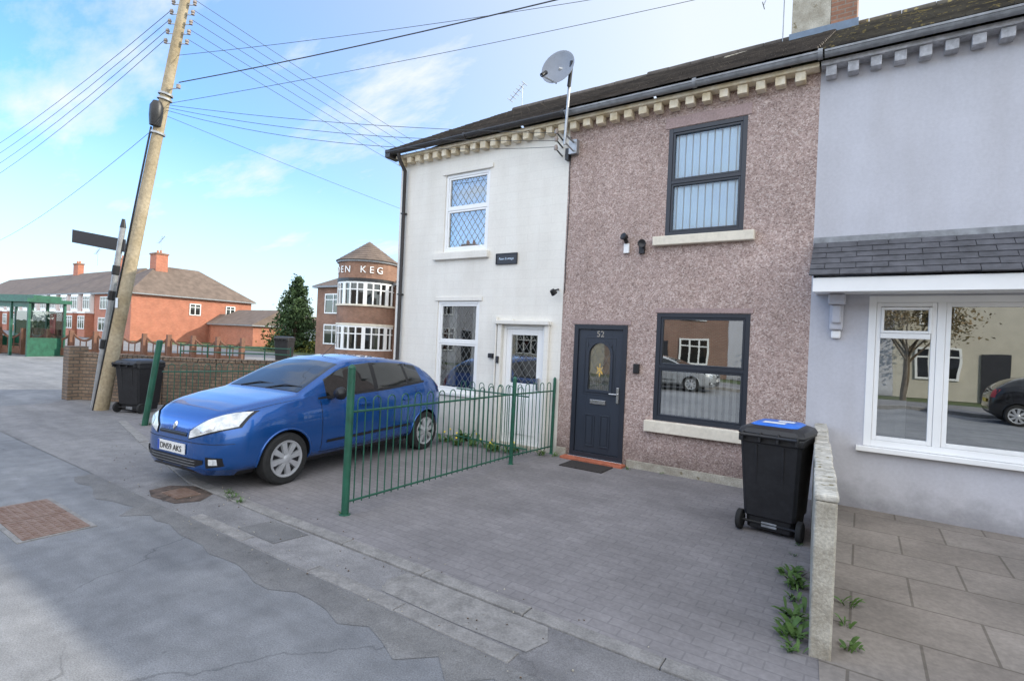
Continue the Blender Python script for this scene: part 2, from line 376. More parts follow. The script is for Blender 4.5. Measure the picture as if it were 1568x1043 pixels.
mb.poly([(-7.0,14,0),(-7.0,14,5.3),(-4.03,14,5.3),(-4.03,14,0)],m_white)
mb.build('walls',wh)
mb=MB(); mb.box(-7.7,-4.1,8.3,8.34,0.02,5.2,m_interior); mb.box(-7.7,-4.1,7.6,8.3,2.75,2.8,m_interior); mb.build('interior',wh)
win(wh,'upper_window',*W1,YF,m_upvc,m_glass,trans=(4.19,),lead=True)
win(wh,'lower_window',*W2,YF,m_upvc,m_glass,trans=(1.72,),lead=True)
slats(wh,'upper_curtain',-6.55,-5.65,3.5,4.8,YF+.22,m_curt,.14,.12,.3)
mb=MB(); mb.box(-6.58,-6.38,YF+.2,YF+.24,.9,2.4,m_curt); mb.box(-6.0,-5.8,YF+.2,YF+.24,.9,2.4,m_curt); mb.build('lower_curtain',wh)
mb=MB()
mb.box(-6.84,-5.55,YF-.07,YF+.02,3.25,3.375,m_white); mb.box(-6.75,-5.66,YF-.04,YF+.02,.74,.797,m_upvc)
mb.box(-6.70,-5.53,YF-.025,YF-.002,4.842,4.93,m_white); mb.box(-6.76,-5.65,YF-.02,YF-.002,2.482,2.56,m_white)
mb.box(-5.30,-4.22,YF-.10,YF-.002,2.075,2.14,m_white); mb.box(-5.26,-5.175,YF-.05,YF-.002,.02,2.073,m_white); mb.box(-4.325,-4.24,YF-.05,YF-.002,.02,2.073,m_white)
mb.box(-5.2,-4.3,YF-.12,YF+.02,0,.058,m_concrete)
mb.build('sills_and_surround',wh,bevel=.008)
mb=MB(); frame(mb,-5.17,-4.33,.06,2.06,YF+.02,YF+.09,.06,m_upvc)
mb.box(-5.108,-4.392,YF+.035,YF+.075,.122,.98,m_upvc); frame(mb,-5.108,-4.392,.982,1.998,YF+.032,YF+.078,.10,m_upvc)
mb.box(-5.0,-4.5,YF+.02,YF+.034,.22,.85,m_upvc); lattice(mb,-5.0,-4.5,1.09,1.89,YF+.05,m_lead,.13,.008)
mb.box(-4.46,-4.42,YF-.02,YF+.03,1.0,1.2,m_chrome)
mb.build('front_door',wh,bevel=.006)
mb=MB(); mb.poly([(-5.0,YF+.056,1.085),(-4.5,YF+.056,1.085),(-4.5,YF+.056,1.895),(-5.0,YF+.056,1.895)],m_glass); mb.build('door_glass',wh)
mb=MB(); frame(mb,-5.38,-4.94,3.11,3.30,YF-.03,YF-.002,.015,m_blackm); mb.box(-5.365,-4.955,YF-.02,YF-.004,3.125,3.285,m_sign); mb.build('name_plaque',wh)
text('plaque_text','Rose Cottage',.055,(-5.16,YF-.022,3.205),(math.pi/2,0,0),m_chrome,wh,.001)
tube('downpipe',[(-7.66,7.2,5.35),(-7.66,7.22,5.25),(-7.66,7.39,5.05),(-7.66,7.40,3.5),(-7.66,7.40,.05)],.036,m_gutb,wh)
tubes('service_pipe',[[(-5.30,YF-.03,.05),(-5.30,YF-.03,2.2)],[(-4.98,YF-.02,2.14),(-4.98,YF-.02,2.16)]],.022,m_white,wh)
mb=MB(); mb.box(-5.44,-5.34,YF-.06,YF-.002,1.48,1.56,m_blackm)
mb.box(-5.25,-5.2,YF-.09,YF-.05,1.40,1.52,m_sign)
for z in (4.2,2.6,1.0): mb.box(-7.71,-7.61,YF-.1,YF-.002,z,z+.03,m_gutb)
mb.build('letter_plate_and_bell',wh,bevel=.01)
mb=MB()
for z in (4.82,4.96,5.08):
    mb.cyl((-4.16,YF-.002,z),(-4.16,YF-.22,z+.05),.012,m_blackm,6); mb.lathe([(0,-.05),(.03,-.04),(.035,0),(.025,.03),(0,.05)],(-4.16,YF-.22,z+.07),(0,0,1),m_insul,8)
mb.box(-4.06,-4.0,YF-.09,YF-.002,4.72,4.9,m_blackm)
mb.cyl((-4.12,YF-.002,2.66),(-4.12,YF-.16,2.62),.015,m_blackm,6); mb.lathe([(0,.05),(.04,.04),(.055,-.04),(.0,-.045)],(-4.12,YF-.17,2.6),(-.3,-.6,.7),m_blackm,12)
mb.build('cable_brackets',wh)
gutter(wh,-7.98,-4.0,m_gutb); dentils(wh,-7.83,-4.03,m_creamd,m_white)
roofpart(wh,-8.0,-7.42,-4.0,m_tile)
mb=MB(); mb.box(-7.99,-7.86,7.15,7.44,5.30,5.44,m_gutb); mb.build('verge_end',wh)
tubes('party_line_cable',[[(-4.0+random.uniform(-.01,.01),YF-.012,5.1-.25*i) for i in range(11)]],.006,m_blackm,wh)
def aerial(name,x,y,z,h):
    a=root(name); 
    L=[[(x,y,z),(x,y,z+h)],[(x-.35,y,z+h*.45),(x+.05,y,z+h*.98)]]
    for k in range(6):
        f=k/5; px=x-.35+.4*f; pz=z+h*(.45+.53*f); L.append([(px,y-.12,pz),(px,y+.12,pz)])
    tubes('mast_and_elements',L,.008,m_galv,a); mb=MB(); mb.cyl((x,y,z-.05),(x,y,z+.06),.03,m_galv,8); mb.build('mast_base',a)
aerial('tv_aerial',-7.2,10.75,7.52,.62)
aerial('tv_aerial.001',-1.42,10.6,7.4,1.9)
# --- pink pebbledash house
pk=root('pebbledash_cottage'); mb=MB()
P1=(-2.42,-1.37,3.39,4.93); P2=(-2.48,-1.23,.75,2.29); PD=(-3.79,-2.91,.05,2.10)
wall(mb,-4.03,-.55,0,5.34,YF,[P1,P2,PD],m_peb,m_peb,.06)
mb.poly([(-4.03,14,0),(-4.03,14,5.3),(-.55,14,5.3),(-.55,14,0)],m_peb)
mb.build('walls',pk)
mb=MB(); mb.box(-4.0,-.6,8.5,8.54,.02,5.2,m_interior); mb.box(-4.0,-.6,7.6,8.5,2.75,2.8,m_interior)
mb.box(-2.9,-2.8,7.6,8.5,.02,2.75,m_interior); mb.build('interior',pk)
win(pk,'upper_window',*P1,YF-.02,m_anth,m_glasslo,t=.06,trans=(4.16,),sash=.03)
win(pk,'lower_window',*P2,YF-.02,m_anth,m_glass2,t=.06,trans=(1.52,),sash=.03)
slats(pk,'upper_blind',-2.34,-1.42,3.44,4.88,YF+.075,m_blind,.078,.098,.10,m_blind2)
slats(pk,'lower_blind',-2.4,-1.3,.82,1.5,YF+.12,m_blindw,.05,.09,.4)
mb=MB()
mb.box(-2.57,-1.22,YF-.09,YF+.02,3.255,3.385,m_cream); mb.box(-2.58,-1.12,YF-.09,YF+.02,.585,.745,m_cream)
mb.build('window_sills',pk,bevel=.01)
mb=MB(); mb.box(-2.47,-1.32,YF-.012,YF-.002,4.935,5.09,m_band); mb.box(-3.84,-2.86,YF-.012,YF-.002,2.105,2.17,m_band); mb.box(-2.50,-1.2,YF-.012,YF-.002,2.295,2.36,m_band)
mb.box(-4.02,-3.85,YF-.03,YF-.002,0,.14,m_concrete); mb.box(-2.84,-.56,YF-.03,YF-.002,0,.12,m_concrete)
mb.build('lintels_and_plinth',pk,bevel=.004)
mb=MB(); a,b,c,d=PD; frame(mb,a,b,c,d,YF-.015,YF+.055,.07,m_anth)
la,lb,lc,ld=a+.075,b-.075,c+.075,d-.075; yy=YF+.012
gx0,gx1,gz0,gz1=-3.55,-3.15,1.08,1.84
mb.box(la,gx0,yy,yy+.04,lc,ld,m_anth2); mb.box(gx1,lb,yy,yy+.04,lc,ld,m_anth2); mb.box(gx0,gx1,yy,yy+.04,lc,gz0,m_anth2); mb.box(gx0,gx1,yy,yy+.04,gz1,ld,m_anth2)
cx=(gx0+gx1)/2; rw=(gx1-gx0)/2
def archpts(r,k): return [(cx+r*math.cos(t),gz1-rw+ (r)*math.sin(t)) for t in [math.pi*i/k for i in range(k+1)]]
pin=[(gx1-.02,gz0+.02)]+archpts(rw-.02,14)+[(gx0+.02,gz0+.02)]; pout=[(gx1+.02,gz0-.02)]+archpts(rw+.02,14)+[(gx0-.02,gz0-.02)]
n=len(pin)
for i in range(n):
    j=(i+1)%n
    mb.poly([(pin[i][0],yy-.018,pin[i][1]),(pout[i][0],yy-.018,pout[i][1]),(pout[j][0],yy-.018,pout[j][1]),(pin[j][0],yy-.018,pin[j][1])],m_anth2)
    mb.poly([(pout[i][0],yy-.018,pout[i][1]),(pout[i][0],yy+.002,pout[i][1]),(pout[j][0],yy+.002,pout[j][1]),(pout[j][0],yy-.018,pout[j][1])],m_anth2)
    mb.poly([(pin[i][0],yy-.018,pin[i][1]),(pin[j][0],yy-.018,pin[j][1]),(pin[j][0],yy+.02,pin[j][1]),(pin[i][0],yy+.02,pin[i][1])],m_anth2)
mb.poly([(gx1,yy+.0025,gz1)]+[(p[0],yy+.0025,p[1]) for p in archpts(rw-.02,14)[:8]]+[(cx,yy+.0025,gz1)],m_anth2)
mb.poly([(cx,yy+.0025,gz1)]+[(p[0],yy+.0025,p[1]) for p in archpts(rw-.02,14)[7:]]+[(gx0,yy+.0025,gz1)],m_anth2)
for (x0,x1) in ((-3.56,-3.39),(-3.31,-3.14)):
    frame(mb,x0,x1,.22,.72,yy-.012,yy-.001,.022,m_anth2); mb.box(x0+.04,x1-.04,yy-.008,yy-.001,.26,.68,m_anth2)
frame(mb,gx0-.06,gx1+.06,gz0-.06,gz1+.07,yy-.006,yy-.001,.015,m_anth2)
mb.build('front_door',pk,bevel=.004)
mb=MB(); mb.poly([(gx0,yy+.022,gz0),(gx1,yy+.022,gz0),(gx1,yy+.022,gz1),(gx0,yy+.022,gz1)],m_glass)
mb.build('door_glass',pk)
mb=MB(); cz=1.40
for k in range(6):
    t=k*math.pi/3+.5; mb.poly([(cx+.0,yy+.017,cz),(cx+.035*math.cos(t-.4),yy+.017,cz+.06*math.sin(t-.4)),(cx+.065*math.cos(t),yy+.017,cz+.12*math.sin(t)),(cx+.035*math.cos(t+.4),yy+.017,cz+.06*math.sin(t+.4))],m_stain)
lattice(mb,gx0+.02,gx1-.02,gz0+.02,gz1-.1,yy+.0185,m_lead,.13,.005,1.8)
mb.box(gx0,gx1,yy+.035,yy+.045,gz0,gz1,M('obscure_glass',(.16,.16,.15),.5,.3,8,col2=(.38,.33,.24)))
mb.build('stained_glass',pk)
mb=MB(); mb.box(-3.48,-3.22,yy-.018,yy-.002,.88,.945,m_chrome); mb.box(-3.05,-3.01,yy-.02,yy-.002,.92,1.16,m_chrome)
mb.cyl((-3.03,yy-.055,1.06),(-3.15,yy-.055,1.06),.01,m_chrome,8); mb.cyl((-3.03,yy-.02,1.06),(-3.03,yy-.058,1.06),.01,m_chrome,8)
mb.box(-3.80,-2.90,YF-.05,YF+.02,.03,.05,m_chrome)
mb.build('door_furniture',pk,bevel=.003)
text('door_number','52',.13,(-3.35,yy-.004,1.955),(math.pi/2,0,0),m_chrome,pk)
mb=MB(); mb.box(-3.86,-2.84,YF-.20,YF-.032,0.0,.045,m_step); mb.build('doorstep',pk,bevel=.01)
mb=MB(); mb.box(-2.79,-2.70,YF-.05,YF-.002,1.40,1.54,m_blackm); mb.build('key_box',pk,bevel=.01)
mb=MB(); mb.box(-3.02,-2.94,YF-.04,YF-.002,3.18,3.32,m_upvc); mb.cyl((-2.98,YF-.04,3.34),(-2.98,YF-.1,3.38),.03,m_blackm,10)
mb.lathe([(0,0),(.04,.0),(.055,.07),(.05,.075),(0,.06)],(-2.98,YF-.06,3.40),(-.3,-.8,.2),m_blackm,14)
mb.lathe([(0,0),(.04,.0),(.06,.08),(.055,.085),(0,.07)],(-2.74,YF-.05,3.30),(.3,-.8,-.1),m_blackm,14); mb.box(-2.78,-2.70,YF-.05,YF-.002,3.16,3.30,m_blackm)
mb.build('security_lights',pk,smooth=True)
gutter(pk,-3.995,-.52,m_gut); dentils(pk,-4.02,-.56,m_creamd,m_peb)
roofpart(pk,-3.99,-3.99,-.56,m_tile,.03)
mb=MB(); mb.box(-1.25,-.66,10.35,11.2,6.9,9.3,m_concrete); mb.box(-.655,-.28,10.35,11.2,6.9,9.5,m_brickd)
mb.box(-1.28,-.25,10.30,10.345,7.22,7.42,M('lead_flashing',(.12,.17,.24),.5,.15,5)); mb.build('chimney',pk)
tubes('verge_flashing',[[(-2.25,RY-.9,RZ-.45),(-2.0,RY-.3,RZ-.12)]],.02,m_concrete,pk)
# --- grey house
gh=root('grey_rendered_house'); mb=MB()
G1=(.05,2.9,.76,2.51)
wall(mb,-.55,26,0,5.34,YF,[G1,(6.2,7.1,.1,2.1),(6,7,3.4,4.9),(2.0,3.0,3.45,4.85)],m_grey,m_grey)  # unseen right-hand length, extended to keep low sun off the foreground
mb.poly([(-.55,14,0),(-.55,14,5.3),(26,14,5.3),(26,14,0)],m_grey); mb.poly([(26,YF,0),(26,14,0),(26,14,5.3),(26,RY,7.45),(26,YF,5.3)],m_grey)
mb.build('walls',gh)
mb=MB(); mb.box(-.5,6,9.2,9.24,.02,5.2,m_interior); mb.box(-.5,25,7.6,9.2,2.75,2.8,m_interior); mb.box(5.9,25.9,8.0,8.04,.02,5.2,m_interior); mb.build('interior',gh)
win(gh,'front_window',*G1,YF-.03,m_upvc,m_glass2,t=.075,trans=(),mull=(.72,2.3),sash=.045)
mb=MB(); mb.box(.17,.63,YF-.012,YF+.06,2.02,2.08,m_upvc); frame(mb,.172,.638,2.082,2.38,YF-.016,YF+.05,.03,m_upvc); mb.box(-.02,2.98,YF-.09,YF+.0,.70,.757,m_upvc); mb.build('window_transom_and_sill',gh,bevel=.006)
win(gh,'side_window',6,7,3.4,4.9,YF,m_upvc,m_glass); win(gh,'upper_window',2.0,3.0,3.45,4.85,YF,m_upvc,m_glass); 
mb=MB(); mb.box(6.2,7.1,YF+.03,YF+.07,.1,2.1,m_upvc); mb.build('door',gh)
slats(gh,'curtain',.12,.42,.8,2.4,YF+.2,m_curt,.12,.07,.5)
mb=MB(); CY0=6.93
mb.poly([(-.52,CY0+.02,2.70),(9.5,CY0+.02,2.70),(9.5,YF-.01,3.16),(-.52,YF-.01,3.16)],m_tile3)
tiles(mb,-.54,-.54,9.5,CY0-.03,2.685,YF-.03,3.15,.30,.115,m_tile3,.016,.004)
mb.box(-.54,9.5,YF-.05,YF-.003,3.15,3.23,m_gut)
mb.poly([(-.50,CY0+.03,2.66),(-.50,YF,2.66),(-.50,YF,3.12)],m_upvc)
mb.build('canopy_tiles',gh)
mb=MB(); mb.box(-.50,9.5,CY0,CY0+.03,2.515,2.675,m_upvc); mb.box(-.50,9.5,CY0+.032,YF-.003,2.53,2.55,m_upvc); mb.build('canopy_fascia',gh,bevel=.004)
mb=MB(); mb.box(-.34,-.20,YF-.10,YF-.002,2.10,2.525,m_grey); mb.box(-.36,-.18,YF-.2,YF-.002,2.40,2.524,m_grey); mb.box(-.32,-.22,YF-.14,YF-.102,2.18,2.398,m_grey); mb.box(-.32,-.22,YF-.06,YF-.002,2.0,2.098,m_upvc)
mb.build('canopy_corbel',gh,bevel=.02)
gutter(gh,-.50,26,m_gut); dentils(gh,-.54,26,m_greyd,m_greyd)
roofpart(gh,-.555,-.555,9,m_tile2,.0)
mb=MB(); mb.poly([(9,EY,EAZ),(26,EY,EAZ),(26,RY,RZ),(9,RY,RZ)],m_tile2); mb.poly([(9,RY+.01,RZ),(26,RY+.01,RZ),(26,14.3,5.35),(9,14.3,5.35)],m_tile2); mb.build('roof_slope',gh)
# ================================================================== satellite dish
sd=root('satellite_dish'); mb=MB()
mb.cyl((-3.93,7.10,4.85),(-3.86,7.06,5.98),.022,m_galv,10); mb.box(-4.0,-3.86,7.37,YF-.002,4.80,5.02,m_galv); mb.cyl((-3.92,7.38,4.98),(-3.92,7.10,5.0),.015,m_galv,8); mb.cyl((-3.92,7.38,4.84),(-3.92,7.10,4.88),.012,m_galv,8)
ax=Vector((.06,-.95,.18)).normalized(); o=Vector((-4.02,6.94,6.0))
prof=[(0,-.05)]+[(r,-.05+r*r*.7) for r in (.05,.1,.15,.2,.24,.27)]+[(.275,.0),(.27,-.008)]+[(r,-.062+r*r*.7) for r in (.2,.1,.0)]
mb.lathe(prof,o,ax,m_dish,32)
mb.cyl(o-ax*.05,(-3.86,7.06,5.94),.03,m_galv,8)
l=o+ax*.26+Vector((-.14,0,-.26)); mb.cyl(o+Vector((-.02,.02,-.24)),l,.011,m_galv,8); mb.cyl(l,l+Vector((.03,.08,.07)),.032,m_blackm,10); mb.cyl((-3.86,7.03,5.7),(-3.8,6.98,6.05),.03,m_blackm,8)
mb.build('dish_and_mast',sd,smooth=True)
# ================================================================== ground
def sheet(name,pts,z,mat):
    mb=MB(); mb.poly([(x,y,z) for x,y in pts],mat); return mb.build(name)
sheet('ground',[(-600,-500),(500,-500),(500,700),(-600,700)],-.02,m_grass)
sheet('road',[(-200,-7.5),(60,-7.5),(60,2.45),(-14.5,2.45),(-14.5,3.9),(-15.2,6),(-15.2,20),(-15.2,90),(-24,90),(-24,24),(-60,22.4),(-200,22.4)],0,m_asph)
sheet('pavement',[(-14.5,2.45),(30,2.45),(30,2.93),(-4.5,2.93),(-6.3,2.96),(-9.0,3.5),(-11.2,4.0),(-12.2,7.2),(-15.1,4.4),(-14.5,3.9)],.004,m_foot)
sheet('driveway_paving',[(-4.5,3.06),(-.02,3.06),(-.40,YF),(-9.2,YF),(-12.1,7.2),(-11.2,4.1),(-9.0,3.63),(-6.3,3.10)],.008,m_pave)
sheet('garden_flagstones',[(-.10,3.06),(30,3.06),(30,YF),(-.46,YF)],.012,m_slab)
sheet('yard_ground',[(-12.1,7.2),(-9.2,YF),(-7.83,YF),(-7,14),(-12,14)],.006,m_foot)
sheet('forecourt_pavement',[(-34,14),(-15.6,14),(-15.6,25),(-60,22.3),(-60,14.5)],.012,m_foot)
# worn, patched strip beside the kerb
def ragged(name,x0,x1,ya,yb,z,mat,amp=.05,st=.18):
    lo=[];hi=[];x=x0
    while x<=x1: lo.append((x,ya+random.gauss(0,amp))); hi.append((x,yb)); x+=st
    sheet(name,lo+hi[::-1],z,mat)
ragged('road_channel',-7.5,9,2.20,2.455,.003,m_worn)
sheet('footway_patch',[(-2.75,2.60),(-2.1,2.59),(-1.55,2.61),(-1.5,2.78),(-1.58,2.92),(-2.3,2.925),(-2.8,2.91),(-2.83,2.74)],.0075,m_edge)
sheet('footway_patch.001',[(-4.6,2.60),(-4.05,2.595),(-4.0,2.9),(-4.55,2.91)],.0075,m_worn)
mb=MB(); P=[(-11.2,4.0),(-9,3.5),(-6.3,2.97),(-4.5,2.935),(30,2.935)]; Q=[(-11.2,4.12),(-9,3.64),(-6.3,3.1),(-4.5,3.055),(30,3.055)]
for i in range(4):
    a,b,c,d=P[i],P[i+1],Q[i+1],Q[i]; L=math.hypot(b[0]-a[0],b[1]-a[1]); n=max(1,int(L/.9))
    for k in range(n):
        f0=k/n; f1=(k+1)/n-.006/L*1.0
        lp=lambda p,q,f:(p[0]+(q[0]-p[0])*f,p[1]+(q[1]-p[1])*f)
        A=lp(a,b,f0);B=lp(a,b,f1);Cc=lp(d,c,f1);Dd=lp(d,c,f0); z=.018+random.uniform(-.004,.004)
        mb.hex([(*A,-.01),(*B,-.01),(*Cc,-.01),(*Dd,-.01),(*A,z),(*B,z),(*Cc,z),(*Dd,z)],m_edge)
mb.build('edging_kerb',None,bevel=.006)
mb=MB(); x=-5.2
while x<12:
    mb.box(x,x+.9,2.46,2.58,-.01,.010+random.uniform(-.002,.003),m_foot if random.random()<.4 else m_edge); x+=.908
mb.build('kerb',None,bevel=.005)
mb=MB(); mb.box(-60,40,-7.9,-7.5,-.02,.12,m_edge); mb.box(-60,40,-10.5,-7.9,-.02,.115,m_foot); mb.build('far_pavement')
mb=MB()
for _ in range(300):
    x=random.uniform(-9,4); y=random.choice((2.9,2.62,3.1,2.4))+random.gauss(0,.07)+(0 if x>-6 else (-6-x)*.2); s=random.uniform(.002,.006)
    mb.hex([(x-s,y-s,.008),(x+s,y-s*.7,.008),(x+s*.8,y+s,.008),(x-s,y+s,.008),(x-s*.6,y-s*.5,.01+s),(x+s*.6,y-s*.5,.01+s),(x+s*.5,y+s*.5,.01+s),(x-s*.5,y+s*.5,.01+s)],random.choice((m_edge,m_concrete,m_brickw)))
mb.build('loose_grit')
mh=root('manhole_cover'); mb=MB(); mb.box(-6.75,-5.55,1.33,1.86,0,.006,m_edge)
for i in range(2):
    x0=-6.72+i*.58; mb.box(x0,x0+.56,1.37,1.82,.0,.011,m_iron)
    for a in range(9):
        for b in range(7):
            mb.box(x0+.03+a*.057,x0+.065+a*.057,1.395+b*.06,1.43+b*.06,.0111,.015,m_iron)
mb.build('cover_plates',mh)
dg=root('drain_gully'); mb=MB(); mb.poly([(-6.35,2.58,.0085),(-6.1,2.5,.0085),(-5.7,2.55,.0085),(-5.6,2.75,.0085),(-5.75,2.95,.0085),(-6.15,2.98,.0085),(-6.38,2.8,.0085)],m_mud)
for k in range(7): mb.box(-6.15+k*.05,-6.12+k*.05,2.62,2.86,.009,.02,m_iron)
mb.build('gully_grate',dg)
mb=MB(); mb.box(-3.62,-2.95,6.80,7.22,.009,.024,m_mat); mb.build('doormat',None,bevel=.005)
# ================================================================== garden wall
gw=root('garden_wall'); mb=MB()
def gp(f,s): 
    cx=-.14+(-.385+.14)*f; cy=3.62+(7.40-3.62)*f; return (cx+s*.058,cy+s*.005)
n=9
A,B,Cc,Dd=gp(0,-1),gp(0,1),gp(1,1),gp(1,-1)
mb.hex([(*A,0),(*B,0),(*Cc,0),(*Dd,0),(*A,.93),(*B,.93),(*Cc,.93),(*Dd,.93)],m_concrete)
mb.build('wall_body',gw,bevel=.012)
m_cap=M('wall_coping',(.36,.34,.29),.95,.3,9,1.0,30,col2=(.62,.59,.52),fine=30,spots=(14,.6,(.2,.17,.1)))
mb=MB()
for k in range(n):
    f0=k/n+.002; f1=(k+1)/n-.003; w=1.10+random.uniform(-.08,.08); z=.975+random.uniform(-.012,.012)
    A,B,Cc,Dd=gp(f0,-w),gp(f0,w),gp(f1,w),gp(f1,-w)
    mb.hex([(*A,.932),(*B,.932),(*Cc,.932),(*Dd,.932),(*A,z),(*B,z+.006),(*Cc,z),(*Dd,z-.006)],m_cap)
mb.build('coping_stones',gw,bevel=.014)
# ================================================================== railings
def railing(name,p,q,h=1.16,post0=None,post1=None,ph0=1.45,ph1=1.24):
    r=root(name); p=Vector((*p,0)); q=Vector((*q,0)); L=(q-p).length; d=(q-p)/L
    n=int(L/.098); n-=n%2; st=L/(n+1); bars=[]
    for k in range(0,n,2):
        a=p+d*st*(k+1); b=p+d*st*(k+2); c=(a+b)/2; rr=(b-a).length/2
        pts=[(a.x,a.y,.10),(a.x,a.y,h-rr)]+[(c.x-d.x*rr*math.cos(t),c.y-d.y*rr*math.cos(t),h-rr+rr*math.sin(t)) for t in [math.pi*i/6 for i in range(1,6)]]+[(b.x,b.y,h-rr),(b.x,b.y,.10)]
        bars.append(pts)
    tubes('hooped_bars',bars,.0065,m_green,r)
    tubes('rails',[[tuple(p+Vector((0,0,.13))),tuple(q+Vector((0,0,.13)))],[tuple(p+Vector((0,0,h-.14))),tuple(q+Vector((0,0,h-.14)))]],.012,m_green,r)
    mb=MB()
    for w,pp,ph in ((post0,p,ph0),(post1,q,ph1)):
        if w:
            mb.cyl((pp.x,pp.y,0),(pp.x+.01,pp.y,ph),w,m_green,14); mb.lathe([(w,0),(w*1.05,.01),(w*.6,.035),(0,.045)],(pp.x+.01,pp.y,ph),(0,0,1),m_green,14)
            mb.lathe([(w*1.6,-.01),(w*1.5,.012),(w,.02)],(pp.x,pp.y,0),(0,0,1),m_green,14)
    if mb.v: mb.build('posts',r,smooth=True)
    return r
railing('green_railing',(-4.19,3.44),(-4.18,6.37),post0=.038,post1=.03)
railing('green_railing.001',(-4.18,6.37),(-4.10,7.42),ph1=1.2,post1=.025)
railing('green_railing.002',(-5.75,6.98),(-4.25,6.9),h=1.08)
gpo=root('green_post'); mb=MB(); mb.cyl((-10.5,4.15,0),(-10.42,4.3,1.5),.05,m_green,14); mb.lathe([(.05,0),(.045,.02),(0,.03)],(-10.42,4.3,1.5),(0,0,1),m_green,14); mb.build('post',gpo,smooth=True)
railing('green_railing.003',(-10.4,4.35),(-9.6,7.2),h=1.1)
# ================================================================== brick boundary wall
bw=root('brick_boundary_wall'); mb=MB(); P=[(-15.05,4.53),(-13.1,5.56),(-12.2,6.25),(-11.3,7.2),(-9.6,9.2),(-8.6,11)]
for i in range(len(P)-1):
    a=Vector(P[i]); b=Vector(P[i+1]); d=(b-a).normalized(); nn=Vector((-d.y,d.x))*.11
    mb.hex([(*(a-nn),0),(*(b-nn),0),(*(b+nn),0),(*(a+nn),0),(*(a-nn),1.0),(*(b-nn),1.0),(*(b+nn),1.0),(*(a+nn),1.0)],m_brickw)
    L=(b-a).length; k=int(L/.12)
    for j in range(k):
        p=a+d*(L*j/k); q=a+d*(L*(j+1)/k-.012); z=1.085+random.uniform(-.008,.008); m_=nn*1.12
        mb.hex([(*(p-m_),1.002),(*(q-m_),1.002),(*(q+m_),1.002),(*(p+m_),1.002),(*(p-m_),z),(*(q-m_),z),(*(q+m_),z),(*(p+m_),z)],m_brickw)
mb.box(-15.2,-14.85,4.3,4.66,0,1.22,m_brickw)
mb.build('brickwork',bw,bevel=.008)
hr=root('metal_rail_fence'); L=[]
for z in (1.22,1.36): L.append([(-13.0,5.8,z),(-12.1,6.45,z),(-11.2,7.4,z)])
L+=[[(x,y,1.0),(x,y,1.40)] for x,y in ((-13.0,5.8),(-12.5,6.15),(-12.1,6.45),(-11.6,7.0),(-11.2,7.4))]
tubes('rails',L,.014,m_green,hr)
# ================================================================== wheelie bins
def wheelie(name,loc,rz,lidmat,bluelid=False):
    r=root(name,loc,(0,0,rz)); mb=MB()
    def ring(z,w,d,oy=0,ch=.03):
        return [(-w+ch,-d+oy,z),(w-ch,-d+oy,z),(w,-d+ch+oy,z),(w,d-ch+oy,z),(w-ch,d+oy,z),(-w+ch,d+oy,z),(-w,d-ch+oy,z),(-w,-d+ch+oy,z)]
    def loft(rs,mat):
        b=len(mb.v); k=len(rs[0]); i=mb.mi(mat)
        for q in rs: mb.v+=q
        for a in range(len(rs)-1):
            for c in range(k):
                e=(c+1)%k; mb.f.append((b+a*k+c,b+a*k+e,b+(a+1)*k+e,b+(a+1)*k+c)); mb.m.append(i)
        mb.f.append(tuple(b+c for c in reversed(range(k)))); mb.m.append(i); mb.f.append(tuple(b+(len(rs)-1)*k+c for c in range(k))); mb.m.append(i)
    loft([ring(.04,.21,.24,.03),ring(.16,.22,.25,.03),ring(.17,.235,.27,.02),ring(.90,.275,.325),ring(.905,.292,.345),ring(.975,.292,.345)],m_black)
    loft([ring(.977,.297,.355,0,.05),ring(1.0,.30,.36,0,.05),ring(1.04,.28,.33,0,.06),ring(1.065,.22,.26,0,.06)],lidmat)
    if bluelid:
        loft([ring(1.066,.215,.25,0,.05),ring(1.085,.19,.22,0,.05)],m_blue)
        mb.poly([(-.12,-.15,1.088),(.08,-.15,1.088),(.08,-.02,1.088),(-.12,-.02,1.088)],m_sticker); mb.poly([(-.02,.03,1.088),(.13,.03,1.088),(.13,.15,1.088),(-.02,.15,1.088)],m_sticker)
    mb.cyl((-.25,-.40,.98),(.25,-.40,.98),.018,m_black,10)
    for x in (-.25,-.09,.07,.23): mb.box(x,x+.025,-.41,-.34,.92,1.01,m_black)
    for x in (-.13,.11): mb.hex([(x,-.245,.2),(x+.02,-.245,.2),(x+.02,-.2,.2),(x,-.2,.2),(x,-.335,.88),(x+.02,-.335,.88),(x+.02,-.28,.88),(x,-.28,.88)],m_black)
    mb.box(-.07,.07,-.232,-.215,.07,.12,m_gut)
    mb.cyl((-.27,-.22,.10),(.27,-.22,.10),.014,m_blackm,8)
    for sx in (-1,1):
        mb.lathe([(0,-.025),(.04,-.03),(.07,-.02),(.085,-.028),(.10,-.02),(.10,.02),(.085,.028),(.07,.02),(.04,.03),(0,.025)],(sx*.27,-.22,.10),(1,0,0),m_tyre,22)
    o=mb.build('bin_body',r,smooth=True,bevel=.006,angle=30); return r
wheelie('wheelie_bin',(-.67,5.93,.01),math.radians(-6),m_black,True)
wheelie('wheelie_bin.001',(-12.25,4.72,.01),math.radians(25),m_black)
